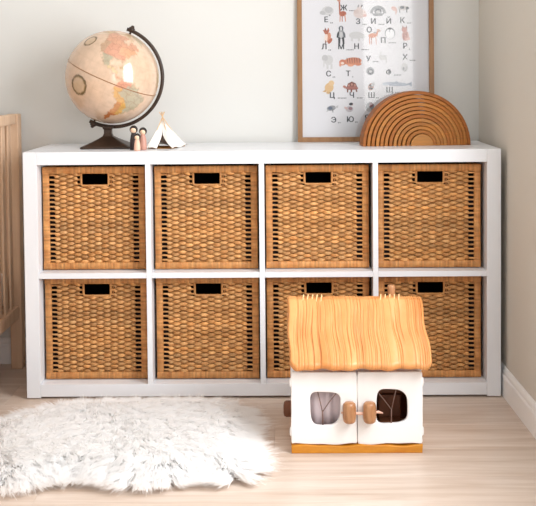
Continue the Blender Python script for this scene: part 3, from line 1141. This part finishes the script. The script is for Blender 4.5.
# chick
draw([('e', 0, .4, 4.4, 4.8, 20, TAN), ('e', 2.2, -4, 2.9, 2.7, 0, (222, 190, 144)), ('p', [(-3, 2), (-7, 4.6), (-3, 5)], (206, 168, 116)), ('e', -1, 5.6, 2, 1.2, 0, (206, 168, 116))], 329, 86)
# turtle
draw([('p', [(-5.5, 1), (-4, -3.4), (0, -5.4), (4, -3.4), (5.5, 1)], BRN), ('e', 0, 1.2, 6.4, 1.8, 0, (164, 98, 84)), ('e', -7, 0, 2.2, 1.3, 30, (178, 120, 104)), ('e', -3, -1.6, 1, 1.2, 0, (196, 140, 120)), ('e', 0, -2.4, 1, 1.2, 0, (196, 140, 120)), ('e', 3, -1.6, 1, 1.2, 0, (196, 140, 120)),
      ('p', [(-5, 2), (-3.4, 2), (-3.8, 5.4), (-5, 5.4)], BRN), ('p', [(-1.4, 2), (.4, 2), (0, 5.4), (-1.4, 5.4)], BRN), ('p', [(3.4, 2), (5, 2), (5.4, 5), (4.2, 5.2)], BRN)], 351.6, 86)
# bumblebee
draw([('e', 0, 0, 2.8, 3.6, 15, (176, 130, 116)), ('e', .4, -1.2, 2.4, 1, 10, BLK), ('e', 0, 1.6, 2.3, .9, 10, BLK), ('e', 2.2, -2.4, 1.6, 2.4, 40, PALE2)], 370.5, 86)
# pike
draw([('e', 0, 0, 13, 1.9, 3, (170, 176, 188)), ('p', [(11, 0), (16, -2), (16, 2.6)], (150, 158, 172)), ('p', [(-2, -1), (3, -1), (1, -3)], (150, 158, 172)), ('e', -10, .2, 3.4, 1.1, 3, (196, 200, 208))], 395, 83.5)
# emu / bird, spinning top, last one half hidden by the rainbow
draw([('e', 0, 0, 4.6, 2.6, -10, GRY), ('e', -1, 0, 2.2, 1.7, 0, (96, 104, 122)), ('p', [(3, -1), (7, -3), (6.4, 0)], PALE2), ('p', [(-3, 1), (-6, 4), (-3, 3)], PALE2), ('e', 1.5, 2.5, .4, 2, 0, DGY)], 331, 107)
draw([('e', 0, 1, 3.8, 3, 0, (190, 182, 186)), ('e', 1, .4, 2, 1.6, 0, (150, 112, 116)), ('e', 1.6, -4, 2, 1.4, -10, BLK), ('e', -3.4, 0, 2, 1.2, 30, (206, 176, 170)), ('p', [(2.4, -3.4), (4, -3), (2.4, -2.4)], RUST)], 349, 107)
draw([('e', 0, 0, 4, 5, 20, GRY), ('e', 1, -2, 2, 2.4, 0, (150, 112, 116)), ('e', -1, 3, 2, 2, 0, PALE2)], 369.5, 106)

# ------------------------------------------------------------------ wooden rainbow stacker
rainbow = tag(empty('wooden_rainbow', (0.498, 0.155, SH), math.radians(5)), 'stacked natural wood rainbow arches in front of the poster', 'toy')
R0, PITCH_R, SH_R, TH_R, DEP = 0.176, 0.0126, 0.0016, 0.0107, 0.068
tones = [(176, 106, 50), (196, 128, 66), (188, 118, 58), (204, 138, 76), (190, 122, 62), (200, 132, 70), (184, 114, 56), (206, 142, 80), (192, 126, 66), (202, 136, 74), (188, 120, 60), (208, 146, 86)]


def arch_me(ro, ri, dep, n=40, bev=0.0013):
    prof = [(ri, bev), (ri + bev, 0), (ro - bev, 0), (ro, bev), (ro, dep - bev), (ro - bev, dep), (ri + bev, dep), (ri, dep - bev)] if ri > 0 else None
    bm = bmesh.new()
    if prof:
        rows = []
        for i in range(n + 1):
            a = PI * i / n
            rows.append([bm.verts.new((r * math.cos(a), y, max(r * math.sin(a), 0))) for r, y in prof])
        m = len(prof)
        for a, b in zip(rows, rows[1:]):
            for i in range(m):
                j = (i + 1) % m
                bm.faces.new((a[i], a[j], b[j], b[i]))
        bm.faces.new(rows[0])
        bm.faces.new(rows[-1][::-1])
    else:
        rows = []
        for rr, y in ((ro - bev, 0), (ro, bev), (ro, dep - bev), (ro - bev, dep)):
            rows.append([bm.verts.new((rr * math.cos(PI * i / n), y, max(rr * math.sin(PI * i / n), 0))) for i in range(n + 1)])
        for a, b in zip(rows, rows[1:]):
            for i in range(n):
                bm.faces.new((a[i], a[i + 1], b[i + 1], b[i]))
            bm.faces.new((a[0], b[0], b[-1], a[-1]))
        bm.faces.new(rows[0])
        bm.faces.new(rows[-1])
    return bm_mesh(bm, 'arch')


for i in range(12):
    ro = R0 - PITCH_R * i
    ri = ro - TH_R if i < 11 else 0
    c1 = tuple(int(v * .90) for v in tones[i])
    c2 = tuple(max(0, int(v * .82)) for v in c1)
    mm = mat('arch_wood', (c1[0], int(c1[1] * .97), int(c1[2] * .82)), 0.5, 0.2, noise=c2, scale=(9, 9, 120))
    o = link('arch' if i < 11 else 'half_disc', arch_me(ro, ri, DEP), mm, rainbow, (i * SH_R, random.uniform(-.0012, .0012), 0))

# ------------------------------------------------------------------ toy house
HX, HY = 0.256, -0.461
house = tag(empty('toy_house', (HX, HY, 0)), 'toy house with white doors and an orange carved wooden roof on the floor', 'toy house')
M_enamel = mat('white_glaze', (248, 248, 248), 0.28, 0.5)
M_amber = mat('amber_glaze', (214, 148, 44), 0.3, 0.5, noise=(196, 122, 26), scale=(14, 60, 60))
M_in = mat('house_inside', (216, 204, 204), 0.8)
M_in_dark = mat('house_inside_wood', (110, 62, 36), 0.6)
M_knob = mat('knob_wood', (188, 140, 100), 0.3, 0.5, noise=(150, 100, 62), scale=(60, 60, 14))
M_twig = mat('twig', (120, 92, 82), 0.7)
M_cord = mat('pale_cord', (226, 180, 160), 0.7)
HWI, HDP, EZ = 0.174, 0.235, 0.222


def wavy(x, seed, amp):
    return amp * (math.sin(x * 38 + seed) + .6 * math.sin(x * 83 + seed * 2.3))


# base slab with a wavy front edge
bt = [(-HWI + .001, 0.0), (HWI - .001, 0.0)]
top = [(x, 0.0205 + wavy(x, .4, .0018)) for x in np.linspace(HWI, -HWI, 40)]
link('base', plate_me('base', [bt + top], HDP + 0.006, bev=0.002), M_amber, house, (0, -0.003, 0))
link('side_wall', box_me('side_wall', -HWI + .001, -HWI + .013, 0.016, HDP, 0.02, EZ, bev=.002), M_enamel, house)
link('side_wall', box_me('side_wall', HWI - .013, HWI - .001, 0.016, HDP, 0.02, EZ, bev=.002), M_enamel, house)
link('back_wall', box_me('back_wall', -HWI + .013, HWI - .013, HDP - .012, HDP, 0.02, EZ, bev=.002), M_in, house)
link('ceiling_board', box_me('ceiling_board', -HWI + .013, HWI - .013, 0.016, HDP - .012, EZ - .012, EZ), M_in, house)
link('partition', box_me('partition', -.004, .008, 0.016, HDP - .012, 0.02, EZ - .012), M_in, house)


def rounded_hole(x0, x1, z0, z1, seed):
    pts = []
    cx_, cz_, a, b = (x0 + x1) / 2, (z0 + z1) / 2, (x1 - x0) / 2, (z1 - z0) / 2
    for i in range(56):
        t = 2 * PI * i / 56
        c, s = math.cos(t), math.sin(t)
        e = 0.52
        x = a * math.copysign(abs(c) ** e, c)
        z = b * math.copysign(abs(s) ** e, s)
        k = 1 + 0.045 * math.sin(3 * t + seed)
        pts.append((cx_ + x * k, cz_ + z * k))
    return pts


def door(x0, x1, hole, seed, hinge_x, label):
    r = 0.006
    pts = []
    for x in np.linspace(x0 + r, x1 - r, 26):
        pts.append((x, 0.0235 + wavy(x, seed, .0016)))
    zt = 0.217
    pts += [(x1 - r * .3, 0.0245), (x1, 0.03)]
    pts += [(x1 + wavy(z, seed, .0006), z) for z in np.linspace(.04, zt - .012, 12)]
    pts += [(x1 - .001, zt - .004), (x1 - .004, zt)]
    pts += [(x0 + .004, zt), (x0 + .001, zt - .004)]
    pts += [(x0 + wavy(z, seed + 1, .0006), z) for z in np.linspace(zt - .012, .04, 12)]
    pts += [(x0, 0.03), (x0 + r * .3, 0.0245)]
    d = link('door', plate_me('door', [pts, hole], 0.014, bev=0.0028), M_enamel, house, (0, 0, 0), smooth=True)
    for z in (0.056, 0.188):
        link('hinge', lathe_me('hinge', [(.0025, -.012), (.0045, -.009), (.005, 0), (.0045, .009), (.0025, .012)], 14), M_enamel, d, (hinge_x, 0.007, z), smooth=True)
    return d


def hx(v):
    return v - HX


hl = rounded_hole(hx(.1322), hx(.2118), .0750, .1645, 0.6)
hr_ = rounded_hole(hx(.3066), hx(.3886), .0770, .1690, 2.0)
d1 = door(-HWI + .0005, hx(.2572) - .0008, hl, 1.2, -HWI + .001, 'l')
d2 = door(hx(.2572) + .0008, HWI, hr_, 3.4, HWI - .001, 'r')


def twig(pts, r0, par):
    link('twig', tube_me('twig', pts, r0, 7), M_twig, par, smooth=True)


# forked twigs as glazing bars
twig([(hx(.1665), .007, .073), (hx(.1660), .006, .100), (hx(.1650), .007, .112)], .0017, d1)
twig([(hx(.1650), .007, .110), (hx(.1595), .007, .136), (hx(.1520), .008, .166)], .0013, d1)
twig([(hx(.1655), .007, .108), (hx(.1830), .007, .134), (hx(.2040), .008, .160)], .0013, d1)
twig([(hx(.3475), .007, .076), (hx(.3480), .006, .100), (hx(.3480), .007, .116)], .0017, d2)
twig([(hx(.3480), .007, .114), (hx(.3300), .007, .138), (hx(.3120), .008, .160)], .0013, d2)
twig([(hx(.3480), .007, .112), (hx(.3540), .007, .140), (hx(.3610), .008, .168)], .0013, d2)

# turned wooden door knobs, tied together by a cord
kp = [(0.004, -.0285), (.0115, -.0272), (.0158, -.0230), (.0174, -.015), (.0180, 0), (.0174, .015), (.0158, .0230), (.0115, .0272), (0.004, .0285)]
for x, d in ((.2355, d1), (.2885, d2)):
    link('knob', lathe_me('knob', kp, 26), M_knob, d, (hx(x), -0.0165, .1140), smooth=True)
cp = [(hx(.2145), -.013, .1125), (hx(.2355), -.0165, .1125), (hx(.262), -.018, .1115), (hx(.2885), -.0165, .1125), (hx(.312), -.016, .115), (hx(.3235), -.012, .1105)]
link('cord', tube_me('cord', cp, [.0025, .003, .0036, .003, .0036, .0018], 8), M_cord, house, smooth=True)


# roof slopes: thick wood carved with grooves running down the slope
def roof_me(front):
    nu, nv = 420, 30
    yr, zr = 0.131, 0.3755                     # ridge line
    ye, ze = (-0.026, 0.2255) if front else (0.262, 0.2415)
    U = np.linspace(0, 1, nu)
    Vv = np.linspace(0, 1, nv)
    r = np.random.default_rng(4)
    xl = -0.1815 + 0.004 * Vv + 0.0020 * np.sin(Vv * 9) - 0.001
    xr = 0.1880 + 0.010 * Vv ** 1.2 + 0.0025 * np.sin(Vv * 10 + .5)
    verts, tone = [], []
    # carved lines: narrow cuts of random spacing, depth and length that wander down the slope
    gu = np.sort(r.random(105))
    gw = r.uniform(.0012, .0034, 105)
    gd = r.uniform(.25, 1.0, 105) * (r.random(105) > .12)
    g0, g1 = r.uniform(-.5, .45, 105), r.uniform(.55, 1.5, 105)
    pa, pb_ = r.uniform(0, 6, 105), r.uniform(.0008, .004, 105)
    UU, VV = np.meshgrid(U, Vv)
    G = np.zeros_like(UU)
    for q in range(105):
        cu_ = gu[q] + pb_[q] * np.sin(VV * 4 + pa[q]) + .009 * np.sin(VV * 3 + 2) * math.sin(gu[q] * 14)
        act = np.clip((VV - g0[q]) / .12, 0, 1) * np.clip((g1[q] - VV) / .12, 0, 1)
        G -= gd[q] * act * np.exp(-((UU - cu_) / gw[q]) ** 2)
    G = np.maximum(G, -1.2)
    SW_ = .5 * np.sin(UU * 19 + 1.2 * np.sin(VV * 3)) + .5 * np.sin(UU * 43 + VV * 2)
    slope = np.array([ye - yr, ze - zr])
    L = np.linalg.norm(slope)
    nrm = np.array([slope[1], -slope[0]]) / L
    if nrm[1] < 0:
        nrm = -nrm
    th = 0.017
    for side in (1, 0):
        for j, v in enumerate(Vv):
            wav = 0.0025 * v
            for i, u in enumerate(U):
                x = xl[j] + (xr[j] - xl[j]) * u
                eu = min(u, 1 - u) * (xr[j] - xl[j])
                ext = v * (1 + .012 * math.sin(u * 21) + .008 * math.sin(u * 47) - .085 * max(0, 1 - eu / .022) ** 2)
                y = yr + slope[0] * ext
                z = zr + slope[1] * ext
                # eave curls out a little, rounded at all edges
                edge = min(u, 1 - u) * (xr[j] - xl[j])
                round_ = math.sqrt(max(0, 1 - max(0, 1 - edge / .007) ** 2)) * math.sqrt(max(0, 1 - max(0, 1 - (1 - v) * L / .008) ** 2))
                g = G[j, i]
                h = (th * (.45 + .55 * round_) + .0022 * g * round_ + .0022 * SW_[j, i] * round_ + .004 * v * v) if side else (th * .45 * (1 - round_))
                verts.append((x, y + nrm[0] * h, z + nrm[1] * h))
                tone.append(1.0 + .24 * g + .05 * SW_[j, i] if side else .95)
    Q = []
    N = nu * nv
    for j in range(nv - 1):
        for i in range(nu - 1):
            a = j * nu + i
            Q.append((a, a + 1, a + nu + 1, a + nu))
            Q.append((N + a, N + a + nu, N + a + nu + 1, N + a + 1))
    for i in range(nu - 1):
        Q.append((i, N + i, N + i + 1, i + 1))
        a = (nv - 1) * nu + i
        Q.append((a, a + 1, N + a + 1, N + a))
    for j in range(nv - 1):
        a = j * nu
        Q.append((a, a + nu, N + a + nu, N + a))
        a = j * nu + nu - 1
        Q.append((a, N + a, N + a + nu, a + nu))
    me = np_mesh('roof_slope', np.array(verts), np.array(Q))
    t = np.array(tone)
    set_tone(me, np.stack([t, t ** 1.35, t ** 1.9], -1))
    bm = bmesh.new()
    bm.from_mesh(me)
    bmesh.ops.recalc_face_normals(bm, faces=bm.faces)
    bm.to_mesh(me)
    bm.free()
    return me


M_roof = mat('carved_roof_wood', (216, 154, 94), 0.36, 0.5, noise=(204, 132, 70), scale=(10, 6, 6), attr='tone')
rf = link('roof_slope', roof_me(True), M_roof, house, smooth=True)
rb = link('roof_slope', roof_me(False), M_roof, house, smooth=True)
# gable boards under the ridge
gab = [(0.0, EZ - .004), (HDP, EZ - .004), (0.131, 0.372)]
for s in (-1, 1):
    bm = bmesh.new()
    x0 = s * (HWI - .012)
    vs = [[bm.verts.new((x0 + t, y, z)) for y, z in ((0.014, EZ - .003), (0.232, EZ - .003), (0.131, 0.358))] for t in (-.005, .005)]
    bm.faces.new(vs[0])
    bm.faces.new(vs[1][::-1])
    for i in range(3):
        j = (i + 1) % 3
        bm.faces.new((vs[0][i], vs[0][j], vs[1][j], vs[1][i]))
    link('gable', bm_mesh(bm, 'gable'), M_enamel, house)
# cord stitches tying the two roof slopes along the ridge
M_stitch = mat('ridge_cord', (232, 190, 138), 0.7)
for x in [hx(.118 + .0125 * i) for i in range(5)] + [hx(.331 + .0125 * i) for i in range(5)]:
    link('ridge_stitch', tube_me('ridge_stitch', [(x - .003, .112, .368), (x, .118, .386), (x + .002, .128, .395), (x + .003, .139, .392), (x + .004, .15, .370)], .0019, 6), M_stitch, house, smooth=True)
link('chimney', lathe_me('chimney', [(.0105, 0), (.0112, .01), (.0104, .06), (.0112, .075), (.0095, .079)], 20), M_knob, house, (hx(.366), .165, .334), smooth=True)
# round wooden end of the side rail sticking out beyond the left wall
o = link('side_peg', lathe_me('side_peg', [(.012, 0), (.020, .002), (.0225, .008), (.0225, .020), (.019, .026), (.010, .028)], 24), M_in_dark, house, (-HWI + .008, .150, .070), smooth=True)
o.rotation_euler = (0, -PI / 2, 0)
# what shows through the two door windows
cv = [(x, 0.040 + .004 * math.sin(x * 190)) for x in np.linspace(-HWI + .016, -.008, 40)]
bm = bmesh.new()
rows = [[bm.verts.new((x, y, z)) for x, y in cv] for z in (0.03, .205)]
for i in range(len(cv) - 1):
    bm.faces.new((rows[0][i], rows[0][i + 1], rows[1][i + 1], rows[1][i]))
o = link('curtain', bm_mesh(bm, 'curtain'), mat('lilac_grey_cloth', (222, 208, 212), .9), house, smooth=True)
o.modifiers.new('t', 'SOLIDIFY').thickness = .001


def toy_stool():
    bm = bmesh.new()
    add_box(bm, -.030, .030, -.02, .02, .036, .044, bev=.003)
    for sx in (-1, 1):
        for sy in (-1, 1):
            add_box(bm, sx * .022 - .004, sx * .022 + .004, sy * .013 - .004, sy * .013 + .004, 0, .037)
    add_box(bm, -.030, .030, .014, .02, .044, .105, bev=.003)
    add_box(bm, -.030, .030, .010, .016, .112, .124, bev=.003)
    return bm_mesh(bm, 'toy_chair')


st = tag(link('toy_chair', toy_stool(), M_in_dark, None, (.352, HY + .075, .0215)), 'small dark wooden toy chair inside the toy house, behind the right door window', 'toy chair')
dp = link('wood_panel', box_me('wood_panel', .010, HWI - .015, HDP - .03, HDP - .014, .022, EZ - .014, bev=.001), M_in_dark, house)

# ------------------------------------------------------------------ crib at the left
crib = tag(empty('crib', (-0.832, YW - 0.030, 0)), 'light beech baby crib with upright slats beside the white shelf', 'crib')
CL, CW2 = 1.24, 0.66                           # runs out from the wall towards the viewer
for x in (-0.04, -CW2):
    for y in (-0.045, -CL):
        link('post', box_me('post', x, x + 0.04, y, y + 0.045, 0, 0.876, bev=.004), M_crib, crib)
slat_me = box_me('slat', -0.0035, 0.0035, -0.0185, 0.0185, 0.215, 0.846, bev=.003)
slat_me.materials.append(M_crib)
for x in (-0.02, -CW2 + 0.02):
    link('top_rail', box_me('top_rail', x - .013, x + .013, -CL + .045, -0.045, 0.842, 0.876, bev=.005), M_crib, crib)
    link('bottom_rail', box_me('bottom_rail', x - .013, x + .013, -CL + .045, -0.045, 0.178, 0.22, bev=.004), M_crib, crib)
    for i in range(15):
        o = bpy.data.objects.new('slat', slat_me)
        COL.objects.link(o)
        o.parent = crib
        o.location = (x, -0.095 - 0.0745 * i, 0)
for y in (-0.0225, -CL + 0.0225):
    link('end_panel', box_me('end_panel', -CW2 + .04, -.04, y - .008, y + .008, 0.178 if y > -.5 else 0.02, 0.872, bev=.003), M_crib, crib)  # unseen front one extended near the floor to block light under the crib
link('mattress_base', box_me('mattress_base', -CW2 + .04, -.04, -CL + .045, -.045, 0.20, 0.225), M_crib, crib)
mattress = tag(link('mattress', box_me('mattress', -CW2 + .045, -.045, -CL + .05, -.05, 0, 0.11, bev=.02, seg=3), M_sheet, None, (-0.832, YW - .03, .2255), smooth=True), 'pale mattress lying inside the beech crib behind its slats', 'mattress')

# ------------------------------------------------------------------ fur rug
rug = tag(empty('fur_rug', (-0.40, -0.40, 0)), 'fluffy white sheepskin rug lying on the floor', 'rug')


def unproj(u, v, z):
    x, y = (u - PX) / F_PX, (v - PY) / F_PX
    d = _r2 * x - _u2 * y + _fw
    t = (z - CAM.z) / d.z
    p = CAM + d * t
    return (p.x, p.y)


outline = [unproj(u, v, 0.02) for u, v in ((-26, 440), (-8, 424), (28, 414), (58, 405), (95, 402), (140, 402), (200, 401), (236, 405), (248, 416), (246, 436), (253, 454), (251, 470),
                                           (231, 477), (202, 470), (172, 477), (132, 480), (92, 473), (62, 473), (30, 480), (0, 484), (-22, 476), (-32, 458))]
outline = [(x, y) for x, y in outline]
oc = np.array(outline)
cen = oc.mean(0)
hide = [(x + 0.40, y + 0.40) for x, y in (cen + (oc - cen) * 0.93)]
me = plate_me('hide', [hide], 0.006)
for v in me.vertices:
    x, y, z = v.co
    v.co = (x, z, max(y, 0) + 0.0005)
M_under = mat('dense_wool', (252, 251, 250), .95, .05, bump=.25, scale=(160, 160, 160))
M_hide = mat('rug_backing', (232, 226, 218), .9, .1)
link('hide', me, M_hide, rug)


def underwool():
    n, k = 120, 8
    t = np.linspace(0, 1, len(oc) + 1)
    lp = np.concatenate([oc, oc[:1]])
    q = np.linspace(0, 1, n, endpoint=False)
    ring = np.stack([np.interp(q, t, lp[:, 0]), np.interp(q, t, lp[:, 1])], -1)
    V, Q = [], []
    for j in range(k + 1):
        f = 0.95 * (1 - j / k * .999)
        zz = 0.005 + 0.027 * math.sqrt(1 - (1 - min(1, j / 3)) ** 2)
        for p in ring:
            x, y = cen + (p - cen) * f
            V.append((x + .40, y + .40, zz + (.002 * math.sin(x * 60) * math.sin(y * 55) if j else 0)))
    for j in range(k):
        for i in range(n):
            Q.append((j * n + i, j * n + (i + 1) % n, (j + 1) * n + (i + 1) % n, (j + 1) * n + i))
    return np_mesh('underwool', np.array(V), np.array(Q))


link('underwool', underwool(), M_under, rug, smooth=True)

mf = bpy.data.materials.new('white_wool')
mf.use_nodes = True
nt = mf.node_tree
nt.nodes.clear()
_o = nt.nodes.new('ShaderNodeOutputMaterial')
_m = nt.nodes.new('ShaderNodeMixShader')
_m.inputs[0].default_value = 0.5
_d = nt.nodes.new('ShaderNodeBsdfDiffuse')
_d.inputs['Color'].default_value = (0.99, 0.99, 0.99, 1)
_t = nt.nodes.new('ShaderNodeBsdfTranslucent')
_t.inputs['Color'].default_value = (0.99, 0.99, 0.99, 1)
nt.links.new(_d.outputs[0], _m.inputs[1])
nt.links.new(_t.outputs[0], _m.inputs[2])
nt.links.new(_m.outputs[0], _o.inputs['Surface'])


def fur():
    r = np.random.default_rng(21)
    lo, hi = oc.min(0), oc.max(0)
    N = 105000
    P = np.empty((0, 2))
    while len(P) < N:
        c = lo + (hi - lo) * r.random((N * 2, 2))
        P = np.concatenate([P, c[inpoly(c[:, 0], c[:, 1], outline)]])
    P = P[:N]
    # distance to the outline and outward direction
    a, b = oc, np.roll(oc, -1, 0)
    dmin = np.full(N, 9.0)
    near = np.zeros((N, 2))
    for p, q in zip(a, b):
        t = np.clip(((P - p) @ (q - p)) / ((q - p) @ (q - p)), 0, 1)
        c = p + t[:, None] * (q - p)
        d = np.linalg.norm(P - c, axis=1)
        m = d < dmin
        dmin[m] = d[m]
        near[m] = c[m]
    out = near - P
    out /= np.linalg.norm(out, axis=1)[:, None] + 1e-6
    edge = np.clip(1 - dmin / 0.075, 0, 1)
    # locks: every strand belongs to the nearest lock
    K = 4200
    ci = r.integers(0, N, K)
    C = P[ci]
    own = np.empty(N, int)
    for s in range(0, N, 4000):
        d = ((P[s:s + 4000, None] - C[None]) ** 2).sum(-1)
        own[s:s + 4000] = d.argmin(1)
    fld = np.stack([np.sin(C[:, 0] * 11 + C[:, 1] * 6) + .4 * np.sin(C[:, 1] * 21), .8 * np.cos(C[:, 0] * 9 - C[:, 1] * 8)], -1)
    lean = 0.50 * fld + np.array([.25, -.85]) + r.normal(0, .20, (K, 2))
    lean = lean / (np.linalg.norm(lean, axis=1)[:, None] + .35)
    lk = lean * (1 - edge[ci])[:, None] + out[ci] * edge[ci][:, None] * 1.0
    lenK = r.uniform(.056, .074, K)
    riseK = r.uniform(.75, 1.0, K)
    L = lenK[own] * r.uniform(.8, 1.15, N)
    dirn = lk[own] + r.normal(0, .13, (N, 2))
    base_z = 0.006 + 0.025 * np.clip(dmin / .08, 0, 1)
    rise = riseK[own] * (1 - .60 * edge) * .40
    ts = np.array([0, .28, .55, .8, 1.0])
    nt_ = len(ts)
    pts = np.empty((N, nt_, 3))
    root = P
    for k, t in enumerate(ts):
        clump = .22 * t ** 1.2
        rxy = root * (1 - clump) + C[own] * clump
        h = L * dirn.T * (0.25 * t + .75 * t * t)
        pts[:, k, 0] = rxy[:, 0] + h[0]
        pts[:, k, 1] = rxy[:, 1] + h[1]
        pts[:, k, 2] = base_z + L * rise * (1.55 * t - .75 * t * t) + .004 * np.sin(t * 5 + own) * t
    pts[:, :, 2] = np.maximum(pts[:, :, 2], .0022)
    # keep clear of the shelf front
    pts[:, :, 1] = np.minimum(pts[:, :, 1], -0.006)
    wd = np.array([.0012, .0012, .0010, .0006, .0002])
    side = np.stack([-dirn[:, 1], dirn[:, 0]], -1)
    side += r.normal(0, .4, (N, 2))
    side /= np.linalg.norm(side, axis=1)[:, None] + 1e-6
    V = np.empty((N, nt_, 2, 3))
    for k in range(nt_):
        for q, s in ((0, -1), (1, 1)):
            V[:, k, q] = pts[:, k]
            V[:, k, q, :2] += side * wd[k] * s
    V[..., 0] += .40
    V[..., 1] += .40
    base = np.arange(N)[:, None] * (nt_ * 2)
    k = np.arange(nt_ - 1)[None] * 2
    Q = np.stack([base + k, base + k + 1, base + k + 3, base + k + 2], -1).reshape(-1, 4)
    me = np_mesh('fur', V.reshape(-1, 3), Q)
    me.polygons.foreach_set('use_smooth', np.ones(len(me.polygons), bool))
    return me


o = link('fur', fur(), mf, rug)
o['kind'] = 'stuff'
